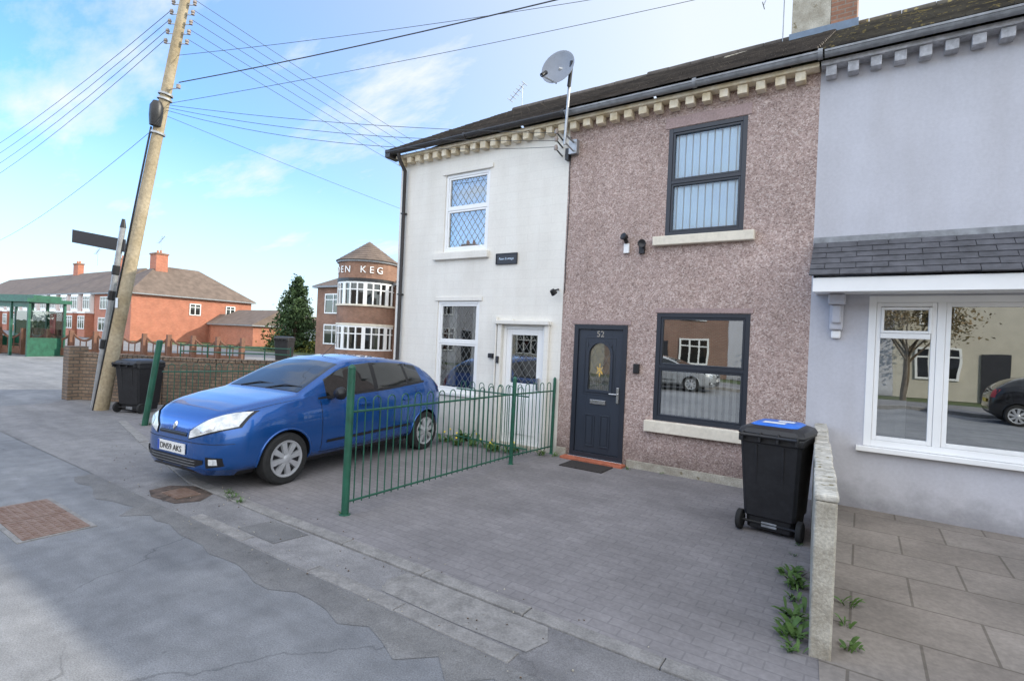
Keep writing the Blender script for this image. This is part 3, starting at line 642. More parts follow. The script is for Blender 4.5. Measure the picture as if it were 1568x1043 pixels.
# ================================================================== plants
def tuft(mb,x,y,z,n,L,mat,flowers=0,w=.25):
    for _ in range(n):
        a=random.uniform(0,6.283); l=L*random.uniform(.5,1.1); up=random.uniform(.35,1.2); wd=l*w*random.uniform(.6,1.3)
        bx,by=x+random.gauss(0,L*.25),y+random.gauss(0,L*.3); dx,dy=math.cos(a),math.sin(a); px,py=-dy,dx
        prev=None
        for t in range(5):
            f=t/4; r=l*f*.8; h=l*(up*f-.55*f*f*up)*1.3; ww=wd*math.sin(math.pi*min(.97,f*.85+.1))*.5*(1.0 if t<4 else .15)
            c=(bx+dx*r,by+dy*r,z+h); A=(c[0]-px*ww,c[1]-py*ww,c[2]+ww*.3); B=(c[0]+px*ww,c[1]+py*ww,c[2]+ww*.3)
            if prev: mb.poly([prev[0],prev[1],B,A],mat)
            prev=(A,B)
    for _ in range(flowers):
        fx,fy,fz=x+random.gauss(0,L*.3),y+random.gauss(0,L*.3),z+L*random.uniform(.5,.9)
        mb.cyl((fx,fy,z),(fx,fy,fz),.003,mat,4); mb.cyl((fx,fy,fz),(fx+.004,fy-.01,fz+.012),.010,m_yel,8,r2=.015)
def plants(name,items):
    r=root(name); mb=MB()
    for it in items: tuft(mb,*it)
    mb.build('leaves',r); return r
plants('weeds',[(-.40,4.85,.01,28,.12,m_leaf,0,.26),(-.36,4.6,.01,28,.13,m_leaf,0,.26),(-.36,4.35,.01,16,.09,m_leaf,0,.26),(-.32,4.05,.01,30,.13,m_leaf,0,.26),(-.31,3.8,.01,36,.14,m_leaf,0,.26),(-.30,3.6,.01,18,.10,m_leaf,0,.26)]+[(-.36-.02*k+random.gauss(0,.03),5.0+.3*k,.01,8,.05,m_leaf,0,.2) for k in range(5)])
plants('weeds.001',[(-.03,4.5,.014,12,.10,m_leaf,0,.26),(-.03,4.15,.014,9,.08,m_leaf,0,.26),(-.0,3.85,.014,14,.10,m_leaf,0,.26)])
plants('flowering_weeds',[(x,6.95+random.uniform(-.1,.2),.01,26,.2,m_leaf,2,.22) for x in (-5.9,-5.6,-5.35,-5.1,-4.85,-4.6)]+[(-5.75,7.2,.01,30,.26,m_leaf,1,.25)])
plants('grass_tufts',[(-5.45,3.0,.01,40,.09,m_leaf,0,.12),(-5.25,2.98,.01,30,.07,m_leaf,0,.12),(-5.6,3.05,.01,30,.08,m_leaf,0,.12),(-4.2,3.42,.01,16,.07,m_leaf,0,.15),(-4.15,7.2,.01,20,.12,m_leaf,0,.2),(-3.95,7.3,.01,16,.09,m_leaf,0,.2),(-2.75,7.3,.01,12,.07,m_leaf,0,.2),(-2.3,7.38,.01,10,.05,m_leaf,0,.2)]+[(-13.3+random.uniform(-.6,.6),4.6+random.uniform(-.3,.5),.01,26,.14,m_leaf,0,.12) for _ in range(8)]+[(-10.5,4.2,.01,30,.12,m_leaf,0,.12)])
# ================================================================== CAR
def interp(x,T): return float(np.interp(x,[a for a,_ in T],[b for _,b in T]))
ZT=[(0,.63),(.02,.70),(.05,.755),(.1,.81),(.2,.87),(.4,.935),(.65,.985),(.9,1.02),(1.05,1.04),(1.25,1.155),(1.45,1.262),(1.62,1.345),(1.78,1.405),(2.0,1.455),(2.3,1.482),(2.7,1.472),(3.1,1.43),(3.35,1.385),(3.5,1.335),(3.62,1.27),(3.75,1.165),(3.88,1.05),(3.95,.97),(4.0,.80),(4.03,.55)]
ZB=[(0,.27),(.06,.21),(.3,.18),(3.7,.2),(3.95,.26),(4.03,.36)]
HW=[(0,.36),(.015,.46),(.04,.55),(.08,.625),(.15,.69),(.3,.765),(.5,.815),(.8,.845),(1.3,.853),(2.8,.853),(3.4,.84),(3.7,.80),(3.88,.74),(3.97,.67),(4.03,.56)]
ZBe=[(0,.56),(.04,.65),(.1,.725),(.2,.785),(.4,.855),(.7,.905),(.95,.935),(1.1,.95),(1.6,.965),(2.5,1.0),(3.2,1.055),(3.5,1.085),(3.7,1.05),(3.88,.96),(3.96,.86),(4.03,.50)]
WR=[(0,.26),(.1,.45),(.3,.57),(.6,.64),(1.0,.70),(1.1,.71),(1.45,.665),(1.78,.60),(2.5,.58),(3.3,.545),(3.55,.545),(3.85,.60),(4.0,.52),(4.03,.42)]
def keys(x):
    hw=interp(x,HW); zb=interp(x,ZB); be=interp(x,ZBe); zt=max(interp(x,ZT),be+.02); wr=min(interp(x,WR),hw*.85)
    zr=be+.88*(zt-be); K5=(hw*.925,be); K7=(wr,zr)
    return [(0,zb),(hw*.80,zb),(hw*.955,zb+.10*(be-zb)/.7),(hw,zb+.45*(be-zb)),(hw*.985,zb+.78*(be-zb)),K5,((K5[0]+K7[0])/2+.02,(K5[1]+K7[1])/2),K7,(wr*.6,zr+.75*(zt-zr)),(0,zt)]
def cr(p0,p1,p2,p3,t):
    return tuple(.5*((2*b)+(-a+c)*t+(2*a-5*b+4*c-d)*t*t+(-a+3*b-3*c+d)*t**3) for a,b,c,d in zip(p0,p1,p2,p3))
SUB=5
_sc={}
def section(x):
    x=round(x,4)
    if x in _sc: return _sc[x]
    K=keys(x); out=[]
    ext=[(-K[1][0],K[1][1])]+K+[(-K[8][0],K[8][1])]
    for i in range(9):
        for s in range(SUB):
            t=s/SUB
            if i in (0,1): a,b=K[i],K[i+1]; out.append((a[0]+(b[0]-a[0])*t,a[1]+(b[1]-a[1])*t))
            else: out.append(cr(ext[i],ext[i+1],ext[i+2],ext[i+3],t))
    out.append(K[9]); _sc[x]=out; return out
def halfw(x,z):
    S=section(x)[SUB:]; ys=0
    if z<S[0][1] or z>S[-1][1]: return -1
    for a,b in zip(S,S[1:]):
        if a[1]<=z<=b[1] and b[1]>a[1]:
            ys=max(ys,a[0]+(b[0]-a[0])*(z-a[1])/(b[1]-a[1]))
    return ys
def xfront(y,z):
    y=abs(y); x=0.0; px=None
    while x<1.3:
        h=halfw(x,z)
        if h>=y:
            if px is None: return x
            f=(y-ph)/(h-ph) if h>ph else 1; return px+(x-px)*max(0,min(1,f))
        px,ph=x,h; x+=.005
    return x
def xrear(y,z):
    x=4.03; y=abs(y)
    while x>3:
        if halfw(x,z)>=y: return x
        x-=.005
    return x
def build_car(name,loc,rz,paint,plate='DN59 AKS'):
    r=root(name,loc,(0,0,rz))
    xs=sorted(set([round(v,4) for v in np.linspace(0,4.03,76)]+[.005,.01,.02,.03,.045,.07,1.07,1.09,1.42,1.75,1.78,2.28,2.36,2.98,3.04,3.34,3.50,3.53,3.84,3.87,4.0,4.015]))
    mats=[paint,m_cglass,m_blackm,m_black]
    verts=[];faces=[];mi=[]
    secs=[section(x) for x in xs]; n=len(secs[0])
    for x,S in zip(xs,secs):
        verts+=[(x,y,z) for y,z in S]+[(x,-y,z) for y,z in reversed(S[1:-1])]
    R=2*n-2
    def tof(k):
        k=k if k<n-1 else R-1-k
        return (k+.5)/SUB
    for i in range(len(xs)-1):
        xm=(xs[i]+xs[i+1])/2
        for k in range(R):
            t=tof(k); j=(k+1)%R
            faces.append((i*R+k,i*R+j,(i+1)*R+j,(i+1)*R+k)); m=0
            if 5.2<t<6.8 and 1.42<xm<3.34:
                m=1
                if 2.28<xm<2.36 or 2.98<xm<3.04: m=2
            elif 5.0<t<5.2 and 1.30<xm<3.38: m=2
            elif t>7.2 and 1.09<xm<1.78: m=1
            elif t>7.2 and 1.07<xm<1.09: m=2
            elif t>7.2 and 3.53<xm<3.84: m=1
            elif t<1.0: m=3
            elif t<1.6 and xm>.3: m=3
            mi.append(m)
    faces.append(tuple(range(R))); mi.append(0); b=(len(xs)-1)*R; faces.append(tuple(b+k for k in reversed(range(R)))); mi.append(0)
    me=D.meshes.new('car_body'); me.from_pydata(verts,[],faces)
    for m in mats: me.materials.append(m)
    me.polygons.foreach_set('material_index',mi); me.update()
    import bmesh
    bm=bmesh.new(); bm.from_mesh(me); bmesh.ops.recalc_face_normals(bm,faces=bm.faces); bm.to_mesh(me); bm.free()
    o=D.objects.new('body_shell',me); link(o)
    cut=[]
    for wx in (.83,3.40):
        for sy in (-1,1):
            cb=MB(); cb.mats=list(mats)
            cb.cyl((wx,sy*.50,.31),(wx,sy*1.1,.31),.338,m_black,40); co=cb.build('cut'); 
            bm=bmesh.new(); bm.from_mesh(co.data); bmesh.ops.recalc_face_normals(bm,faces=bm.faces); bm.to_mesh(co.data); bm.free()
            mo=o.modifiers.new('b','BOOLEAN'); mo.operation='DIFFERENCE'; mo.solver='EXACT'; mo.object=co; cut.append(co)
    C.view_layer.update(); dg_=C.evaluated_depsgraph_get(); nm=D.meshes.new_from_object(o.evaluated_get(dg_)); o.modifiers.clear(); o.data=nm
    for c_ in cut: D.objects.remove(c_)
    nm.polygons.foreach_set('use_smooth',[True]*len(nm.polygons))
    try: nm.set_sharp_from_angle(angle=math.radians(32))
    except Exception: pass
    o.parent=r
    wm=MB()
    for wx in (.83,3.40):
        for sy in (-1,1):
            c=(wx,sy*.745,.305); A=(0,sy,0)
            wm.lathe([(.19,-.09),(.27,-.095),(.30,-.075),(.305,-.03),(.305,.03),(.30,.075),(.275,.095),(.225,.098),(.215,.085)],c,A,m_tyre,40)
            wm.lathe([(.0,.055),(.20,.06),(.215,.085)],c,A,m_blackm,40)
            wm.lathe([(.183,.070),(.188,.088),(.212,.094),(.216,.088)],c,A,m_hub,40)
            wm.lathe([(0,.108),(.035,.106),(.055,.095),(.058,.07)],c,A,m_hub,24)
            for k in range(8):
                t=k*math.pi/4+.2; ct,st=math.cos(t),math.sin(t)
                def P(rr,off,h): return (c[0]+rr*ct-off*st,c[1]+sy*h,c[2]+rr*st+off*ct)
                wm.hex([P(.045,-.026,.06),P(.045,.026,.06),P(.19,.040,.06),P(.19,-.040,.06),P(.045,-.02,.098),P(.045,.02,.098),P(.19,.033,.088),P(.19,-.033,.088)],m_hub)
    wm.build('wheels',r,smooth=True,angle=30)
    fm=MB()
    def fpatch(ylo,yhi,zl,zh,mat,off=.008,ny=18,nz=5,sides=(1,)):
        for s in sides:
            g=[]
            for i in range(ny+1):
                u=i/ny; y=ylo+(yhi-ylo)*u; row=[]
                for j in range(nz+1):
                    v=j/nz; z=zl(u)+(zh(u)-zl(u))*v; x=xfront(y,z)-off
                    row.append((x,y*s,z+off*.6))
                g.append(row)
            for i in range(ny):
                for j in range(nz): fm.poly([g[i][j],g[i+1][j],g[i+1][j+1],g[i][j+1]],mat)
    cst=lambda v:(lambda u:v)
    fpatch(-.52,.52,lambda u:.262+.07*abs(2*u-1)**3,cst(.375),m_blackm,.006,26)
    fpatch(-.26,.26,cst(.60),cst(.64),m_blackm,.006)
    for z in (.29,.32,.35): fpatch(-.42,.42,cst(z),cst(z+.006),m_gut,.010,22,1)
    fpatch(.55,.685,lambda u:.29+.02*u,lambda u:.41-.01*u,m_blackm,.006,8,4,(1,-1))
    fpatch(.585,.65,cst(.32),cst(.385),m_lamp,.014,8,4,(1,-1))
    zl=lambda u:.585+.14*u**1.1; zh=lambda u:.665+.02*u+.195*math.sin(min(1,u*1.05)*math.pi*.5)
    fpatch(.30,.75,lambda u:zl(u)-.008,lambda u:zh(u)+.006,m_blackm,.005,30,10,(1,-1))
    fpatch(.315,.738,lambda u:zl(u)+.003,lambda u:zh(u)-.003,m_lamp,.011,30,10,(1,-1))
    fpatch(.46,.60,lambda u:zl(.3+.4*u)+.025,lambda u:zl(.3+.4*u)+.085,m_chrome,.014,8,5,(1,-1))
    fpatch(-.74,.74,cst(.545),cst(.551),m_blackm,.003,34,1)
    fm.box(-.022,-.012,-.26,.26,.41,.52,m_plate); fm.box(-.024,-.0225,.225,.26,.41,.52,m_plateb)
    x=xfront(0,.69)-.015
    fm.hex([(x,0,.645),(x+.03,.045,.695),(x+.03,0,.745),(x+.03,-.045,.695),(x-.012,0,.66),(x+.008,.03,.695),(x+.008,0,.73),(x+.008,-.03,.695)],m_chrome)
    for s in (1,-1):
        for j in range(6):
            z0=.78+j*.04; z1=z0+.042; pts=[]
            for z in (z0,z1): pts.append([(xrear(y,z)+.006,y*s,z) for y in (.56,.62,.67,.71)])
            for a in range(3): fm.poly([pts[0][a],pts[0][a+1],pts[1][a+1],pts[1][a]],m_red)
    fm.box(4.035,4.045,-.26,.26,.60,.71,m_yellow)
    fm.build('lights_grille_plates',r,smooth=True,angle=50)
    text('plate_text',plate,.092,(-.026,0,.46),(math.pi/2,0,-math.pi/2),m_platetxt,r,.001)
    sm=MB()
    def spatch(pts,w,mat,off=.004,sides=(1,-1)):
        for s in sides:
            for (xa,za),(xb,zb_) in zip(pts,pts[1:]):
                dx,dz=xb-xa,zb_-za; l=math.hypot(dx,dz); nx_,nz_=-dz/l*w/2,dx/l*w/2
                Q=[(xa-nx_,za-nz_),(xb-nx_,zb_-nz_),(xb+nx_,zb_+nz_),(xa+nx_,za+nz_)]
                sm.poly([(x,s*(halfw(x,z)+off),z) for x,z in Q],mat)
    ln=lambda x0,z0,x1,z1,k=10:[(x0+(x1-x0)*i/k,z0+(z1-z0)*i/k) for i in range(k+1)]
    spatch(ln(1.32,.30,1.32,.94),.007,m_blackm,.002); spatch(ln(2.32,.28,2.32,.97),.007,m_blackm,.002)
    spatch(ln(3.16,1.03,3.12,.80,6)+ln(3.10,.74,2.98,.57,6)+ln(2.98,.5,2.95,.30,4),.007,m_blackm,.002); spatch(ln(1.32,.30,2.95,.30,14),.007,m_blackm,.002)
    spatch(ln(1.40,.43,3.0,.46,20),.035,m_blackm,.006)
    for x in (2.05,2.92):
        for s in (1,-1):
            y=halfw(x,.84)*s
            sm.box(x-.10,x+.09,y-.004 if s>0 else y-.035,y+.035 if s>0 else y+.004,.835,.862,paint)
    spatch([(3.52,.80),(3.52,.93)],.006,m_blackm,.002); spatch([(3.66,.80),(3.66,.93)],.006,m_blackm,.002)
    for s in (1,-1):
        pr=None
        for i in range(20):
            x=.12+.92*i/19; S=section(x); k=int(5.9*SUB); p=(x,s*S[k][0],S[k][1]+.003); q=(x,s*(S[k][0]-.007),S[k][1]+.004)
            if pr: sm.poly([pr[0],p,q,pr[1]],m_blackm)
            pr=(p,q)
    sm.build('door_seams_handles',r,bevel=.004)
    mm=MB()
    for s in (1,-1):
        c=(1.50,.93*s,1.03)
        mm.lathe([(0,-.07),(.05,-.06),(.075,-.02),(.082,.03),(.078,.05),(0,.05)],c,(1,0,0),m_blackm,16)
        mm.lathe([(0,.052),(.07,.052)],c,(1,0,0),m_chrome,16)
        mm.hex([(1.43,.78*s,.95),(1.53,.78*s,.95),(1.53,.88*s,.97),(1.46,.88*s,.97),(1.43,.78*s,.99),(1.53,.78*s,.99),(1.53,.88*s,1.0),(1.46,.88*s,1.0)],m_blackm)
    mm.build('door_mirrors',r,smooth=True)
    wl=[]
    for y0,y1 in ((.45,-.1),(-.05,-.60)):
        wl.append([(1.08,y0,interp(1.08,ZT)+.0),(1.16,(y0+y1)/2,interp(1.16,ZT)+.012),(1.18,y1,interp(1.18,ZT)-.01)])
    tubes('wipers',wl,.008,m_blackm,r)
    tubes('roof_aerial',[[(2.0,0,1.45),(2.25,0,1.65)]],.004,m_blackm,r)
    lips=[]
    for wx in (.83,3.40):
        for s in (1,-1):
            pts=[]
            for k in range(19):
                t=math.radians(-8+k*196/18); x=wx+.343*math.cos(t); z=.31+.343*math.sin(t)
                hwv=halfw(x,z)
                if hwv>0: pts.append((x,s*(hwv+.001),z))
            lips.append(pts)
    tubes('arch_lips',lips,.013,paint,r)
    return r
ang=math.atan2(.9967,-.0815)
build_car('parked_car',(-6.30,2.775,0),ang,m_cblue)
build_car('parked_car.001',(-4.6,-6.4,0),math.radians(180),m_csil,'RE07 LVT')
build_car('parked_car.002',(7.2,-6.4,0),math.radians(180),m_cblk,'BV12 KHU')
# ================================================================== utility pole + sign
up=root('telegraph_pole'); mb=MB(); B0=Vector((-12.9,4.3,0)); LV=Vector((1.13,.74,8.45)); 
def pp(z): return B0+LV*(z/8.45)
for k in range(12): mb.cyl(pp(k*.8),pp(k*.8+.8),.13-.004*k,m_wood,16,r2=.13-.004*(k+1),cap=(k==11))
mb.build('pole_shaft',up,smooth=True)
mb=MB()
for i,z in enumerate((7.55,7.75,7.95,8.15,8.35)):
    for s in (-1,1):
        c=pp(z); d=Vector((.83,.55,0))*s; e=c+d*.22; mb.cyl(c,e,.012,m_galv,6); mb.lathe([(0,-.03),(.035,-.03),(.025,.0),(.04,.02),(.03,.06),(0,.07)],e+Vector((0,0,.03)),(0,0,1),m_insul,10)
c=pp(6.05); mb.lathe([(0,-.26),(.10,-.24),(.12,-.05),(.12,.15),(.07,.25),(0,.26)],c+Vector((.06,-.12,0)),(0.1,0,1),m_black,14)
for z in (6.4,6.5,5.7): mb.lathe([(.135,-.02),(.135,.02),(.10,.02)],pp(z),LV,m_galv,16)
c=pp(6.6); mb.cyl(c,c+Vector((.25,.1,.02)),.012,m_galv,6); mb.lathe([(0,-.05),(.04,-.04),(.045,.03),(0,.06)],c+Vector((.27,.1,.05)),(0,0,1),m_insul,10)
c=pp(2.4); mb.box(c.x-.06,c.x+.06,c.y-.15,c.y-.135,2.1,2.3,m_sticker)
mb.build('insulators_and_fittings',up,smooth=True)
tubes('riser_cable',[[tuple(pp(z)+Vector((-.02,-.13,0))) for z in (0,2,4,5.8)]],.018,m_blackm,up)
def wire(a,b,sag,n=16):
    a=Vector(a);b=Vector(b); return [tuple(a+(b-a)*(i/n)-Vector((0,0,sag*4*(i/n)*(1-i/n)))) for i in range(n+1)]
ws=[]
for i,z in enumerate((7.6,7.8,8.0,8.2)):
    c=pp(z+.05)+Vector((.83,.55,0))*(-.22)
    ws.append(wire(c,(-48,5.9-i*.3,7.9+i*.3),.9))
for i,z in enumerate((7.6,7.8,8.0,8.2,8.4)):
    c=pp(z+.05)+Vector((.83,.55,0))*.22
    ws.append(wire(c,(-16.2+i*.35,48,7.5+i*.25),.9))
c=pp(6.65)+Vector((.27,.1,.08))
w2=[wire(pp(6.3),(4,12.3,9.3),.2),wire(pp(6.2),(-4.16,YF-.22,4.9),.3),wire(pp(6.25),(-4.16,YF-.22,5.0),.2),wire(pp(6.3),(-4.16,YF-.22,5.12),.1),wire(pp(5.9),(-40,7,5.2),.5),wire(pp(6.1),(-13.2,30,6.0),.3),wire(pp(7.3),(5,13.0,9.6),.3)]
tubes('overhead_wires',ws,.0055,m_wire,up); tubes('thick_service_cable',[wire(c,(6,8.9,7.6),.25)],.010,m_wire,up); tubes('service_wires',w2,.0048,m_wire,up)
sg=root('street_name_signpost'); mb=MB()
b0=Vector((-13.45,4.35,0)); b1=Vector((-13.02,4.58,3.82)); 
mb.cyl(b0,b1,.055,m_galv,14); mb.cyl(b1-Vector((0,0,.02)),b1+Vector((.01,0,.16)),.06,m_black,12,r2=.03)
for f in (.35,.62,.76): c=b0+(b1-b0)*f; mb.lathe([(.06,-.1),(.07,-.09),(.07,.09),(.06,.1)],c,b1-b0,m_black,14)
pL=Vector((-13.90,4.0,3.58)); pR=Vector((-12.98,4.62,3.42)); d=(pR-pL).normalized(); nrm=Vector((-d.y,d.x,0)).normalized()*.02; uz=Vector((0,0,.135))
mb.hex([pL-nrm-uz,pR-nrm-uz,pR+nrm-uz,pL+nrm-uz,pL-nrm+uz,pR-nrm+uz,pR+nrm+uz,pL+nrm+uz],m_sign)
mb.build('post_and_sign_plate',sg,bevel=.004)
# ================================================================== left-hand background
def farwin(mb,x0,x1,y,z0,z1,sg=-1,frame_=m_upvc,mul=2,ax='x'):
    def bx(a,b,d0,d1,c,d,m):
        lo,hi=sorted((y+sg*d0,y+sg*d1))
        if ax=='x': mb.box(a,b,lo,hi,c,d,m)
        else: mb.box(lo,hi,a,b,c,d,m)
    bx(x0,x1,.005,.03,z0,z1,m_cglass)
    t=.09
    bx(x0,x0+t,.031,.07,z0,z1,frame_); bx(x1-t,x1,.031,.07,z0,z1,frame_); bx(x0+t,x1-t,.031,.07,z0,z0+t,frame_); bx(x0+t,x1-t,.031,.07,z1-t,z1,frame_)
    for k in range(1,mul+1):
        c=x0+(x1-x0)*k/(mul+1); bx(c-.04,c+.04,.031,.065,z0+t,z1-t,frame_)
    bx(x0+t,x1-t,.031,.06,z0+(z1-z0)*.68,z0+(z1-z0)*.68+.06,frame_)
def hip(mb,x0,x1,y0,y1,z0,z1,mat,hip=3.5,o=.35,alongy=False):
    x0-=o;x1+=o;y0-=o;y1+=o
    if alongy:
        xm=(x0+x1)/2; a=(xm,y0+hip,z1); b=(xm,y1-hip,z1)
        mb.poly([(x0,y0,z0),(x1,y0,z0),a],mat); mb.poly([(x1,y0,z0),(x1,y1,z0),b,a],mat); mb.poly([(x1,y1,z0),(x0,y1,z0),b],mat); mb.poly([(x0,y1,z0),(x0,y0,z0),a,b],mat)
    else:
        ym=(y0+y1)/2; a=(x0+hip,ym,z1); b=(x1-hip,ym,z1)
        mb.poly([(x0,y0,z0),(x1,y0,z0),b,a],mat); mb.poly([(x1,y0,z0),(x1,y1,z0),b],mat); mb.poly([(x1,y1,z0),(x0,y1,z0),a,b],mat); mb.poly([(x0,y1,z0),(x0,y0,z0),a],mat)
    mb.box(x0,x1,y0,y1,z0-.14,z0-.005,m_gut)
def chim(mb,x,y,z0,z1,w=1.3,d=.6,ax='x'):
    mb.box(x-w/2,x+w/2,y-d/2,y+d/2,z0,z1,m_brick); mb.box(x-w/2-.08,x+w/2+.08,y-d/2-.08,y+d/2+.08,z1+.001,z1+.18,m_brickd)
    for k in (-1,1): 
        px=x+k*w*.25; mb.cyl((px,y,z1+.18),(px,y,z1+.55),.13,m_orange,10,r2=.11)
bh=root('brick_house'); mb=MB()
mb.box(-72,-62.5,23,35.7,0,5.0,m_brick); hip(mb,-72,-62.5,23,35.7,5.0,8.5,m_tilefar,4.5,.4,True); chim(mb,-67,27.2,7.6,9.7,1.6,1.2)
farwin(mb,28.6,29.8,-62.5,3.0,4.3,1,ax='y',mul=1); farwin(mb,32.6,33.7,-62.5,3.1,4.3,1,ax='y',mul=1)
mb.box(-62.5,-61.2,30.8,33.2,0,2.2,m_brick); mb.poly([(-61.1,30.5,2.2),(-61.1,33.5,2.2),(-61.1,32,3.3)],m_upvc); mb.poly([(-61.0,30.4,2.2),(-61.0,32,3.35),(-62.5,32,3.35),(-62.5,30.4,2.2)],m_tilefar); mb.poly([(-61.0,33.6,2.2),(-61.0,32,3.35),(-62.5,32,3.35),(-62.5,33.6,2.2)],m_tilefar)
farwin(mb,-70.5,-68,23,3.2,4.6); farwin(mb,-70.8,-67.6,23,.8,2.3); farwin(mb,-66,-64,23,3.2,4.6)
mb.build('walls_roof_windows',bh)
tr=root('brick_terrace'); mb=MB()
mb.box(-128,-72.6,23.3,33,0,5.1,m_brick); hip(mb,-128,-72.6,23.3,33,5.1,8.6,m_tilefar,.5,.4)
for k in range(7):
    x=-76.2-k*7.4
    for s in (-1,1):
        c=x+s*1.9; mb.box(c-1.1,c+1.1,22.5,23.29,0,2.7,m_brick); mb.box(c-1.2,c+1.2,22.4,23.29,2.701,2.9,m_upvc)
        mb.box(c-1.1,c+1.1,22.9,23.29,2.901,5.0,m_upvc)
        farwin(mb,c-1.0,c+1.0,22.5,.9,2.4); farwin(mb,c-1.0,c+1.0,22.9,3.2,4.7)
    mb.box(x-.35,x+.35,23.2,23.29,0,2.1,m_sign)
    if k in (1,3): chim(mb,x+3.7,28.1,7.9,9.9,1.8,.7)
mb.build('walls_roof_windows',tr)
gr=root('outbuilding'); mb=MB(); mb.box(-46,-41.5,30,36,0,2.0,m_upvc); hip(mb,-46,-41.5,30,36,2.0,3.2,m_tilefar,.3,.3,True); mb.box(-60.5,-52,30,36,0,2.2,m_brick); hip(mb,-60.5,-52,30,36,2.2,3.9,m_tilefar,.4,.3); mb.build('walls_and_roof',gr)
for nm_,x,y in (('tv_aerial.002',-66.5,27.2),('tv_aerial.003',-87.5,28)):
    a=root(nm_); L=[[(x,y,9.5),(x,y,11.9)],[(x-.7,y,11.1),(x+.7,y,11.8)]]+[[(x-.7+.28*k,y-.25,11.1+.14*k),(x-.7+.28*k,y+.25,11.1+.14*k)] for k in range(6)]; tubes('mast',L,.025,m_galv,a)
pb=root('pub_building'); TX,TY,TR=-28.4,24.4,1.95; mb=MB()
def ring(z0,z1,r,mat,n=32): mb.lathe([(0,z0),(r,z0),(r,z1),(0,z1)],(TX,TY,0),(0,0,1),mat,n)
ring(0,.7,TR,m_brickd); ring(.7,2.45,TR-.06,m_cglass); ring(2.45,3.6,TR,m_brickd); ring(3.6,3.72,TR+.1,m_cream); ring(3.72,5.2,TR-.06,m_cglass); ring(5.2,5.42,TR+.05,m_blackm); ring(5.42,6.5,TR,m_brickd); ring(6.5,6.62,TR+.12,m_gut)
ring(2.32,2.46,TR+.04,m_cream); ring(.7,.8,TR+.02,m_upvc); ring(2.2,2.32,TR+.01,m_upvc); ring(5.08,5.2,TR+.01,m_upvc)
for k in range(24):
    t=2*math.pi*k/24
    for z0,z1 in ((.8,2.2),(3.72,5.08)):
        Mx=Matrix.Translation((TX,TY,0))@Matrix.Rotation(t,4,'Z'); w=.12 if k%3==0 else .045
        mb.box(TR-.06,TR+.02,-w,w,z0,z1,m_upvc,Mx)
for z in (1.75,4.65): mb.lathe([(TR-.05,z),(TR-.01,z),(TR-.01,z+.07),(TR-.05,z+.07)],(TX,TY,0),(0,0,1),m_upvc,32)
pr=[]; nst=9
for k in range(nst):
    r0=(TR+.2)*(1-k/nst); r1=(TR+.2)*(1-(k+1)/nst); z=6.62+1.5*k/nst; pr+= [(r0,z),(r0,z+.04),(r1+.02,z+1.5/nst)]
mb.lathe(pr+[(0,8.15)],(TX,TY,0),(0,0,1),m_tilefar,32)
mb.box(-35,-17,25.2,34,0,5.3,m_brickd); hip(mb,-35,-17,25.2,34,5.3,7.6,m_tilefar,3,.3)
farwin(mb,-34,-32,25.2,3.2,4.7,-1,mul=1); farwin(mb,-34,-32,25.2,.9,2.4,-1,mul=1)
mb.build('walls_roof_windows',pb)
word='GOLDEN KEG'; a0=math.atan2(-TY,-TX)
for i,ch in enumerate(word):
    if ch==' ': continue
    t=a0+.38+(i-9)*.275; text('sign_letter',ch,.62,(TX+(TR+.03)*math.cos(t),TY+(TR+.03)*math.sin(t),5.96),(math.pi/2,0,t+math.pi/2),m_upvc,pb,.02)
bs_=root('bus_shelter',(-35.0,8.2,0),(0,0,math.radians(15))); mb=MB()
for x in (-1.9,-.6,.6,1.9):
    for y in (-.75,.75): mb.box(x-.05,x+.05,y-.05,y+.05,0,2.6,m_green)
mb.box(-2.1,2.1,-.95,.95,2.6,2.78,m_green); mb.box(-1.9,1.9,-.6,.6,2.78,2.95,m_green)
mb.box(-1.85,1.85,.72,.74,.0,1.0,m_green); mb.box(1.9,1.93,-.7,.7,0,.9,m_green); mb.box(-1.93,-1.9,-.7,.7,0,.9,m_green)
mb.box(-1.85,1.85,-.76,-.72,2.35,2.6,m_green); mb.box(.9,1.3,.70,.718,1.1,2.1,m_red)
mb.box(-1.85,1.85,.725,.735,1.0,2.2,m_glass); mb.box(1.915,1.92,-.7,.7,.9,2.2,m_glass); mb.box(-1.5,1.5,.3,.6,.45,.5,m_brown)
mb.build('frame_and_panels',bs_)
of=root('ornate_garden_fence'); mb=MB(); a=Vector((-36,7.6,0)); b=Vector((-25.5,14.2,0)); L_=(b-a).length; d=(b-a)/L_; n=int(L_/1.15)
for k in range(n+1):
    c=a+d*(k*L_/n); mb.box(c.x-.09,c.x+.09,c.y-.09,c.y+.09,0,1.32,m_brown)
    if k<n:
        e=c+d*(L_/n); m=8
        for i in range(m):
            f0,f1=i/m,(i+1)/m; z0=1.25-.38*math.sin(math.pi*f0); z1=1.25-.38*math.sin(math.pi*f1); A=c+d*(L_/n)*f0; B=c+d*(L_/n)*f1
            mb.hex([(A.x,A.y,z0-.09),(B.x,B.y,z1-.09),(B.x,B.y+.06,z1-.09),(A.x,A.y+.06,z0-.09),(A.x,A.y,z0),(B.x,B.y,z1),(B.x,B.y+.06,z1),(A.x,A.y+.06,z0)],m_brown)
            if i%2: mb.box(A.x-.02,A.x+.02,A.y-.02,A.y+.02,.3,z0-.08,m_brown)
        mb.hex([(c.x,c.y,.05),(e.x,e.y,.05),(e.x,e.y+.05,.05),(c.x,c.y+.05,.05),(c.x,c.y,.42),(e.x,e.y,.42),(e.x,e.y+.05,.42),(c.x,c.y+.05,.42)],m_brown)
mb.build('posts_and_panels',of)
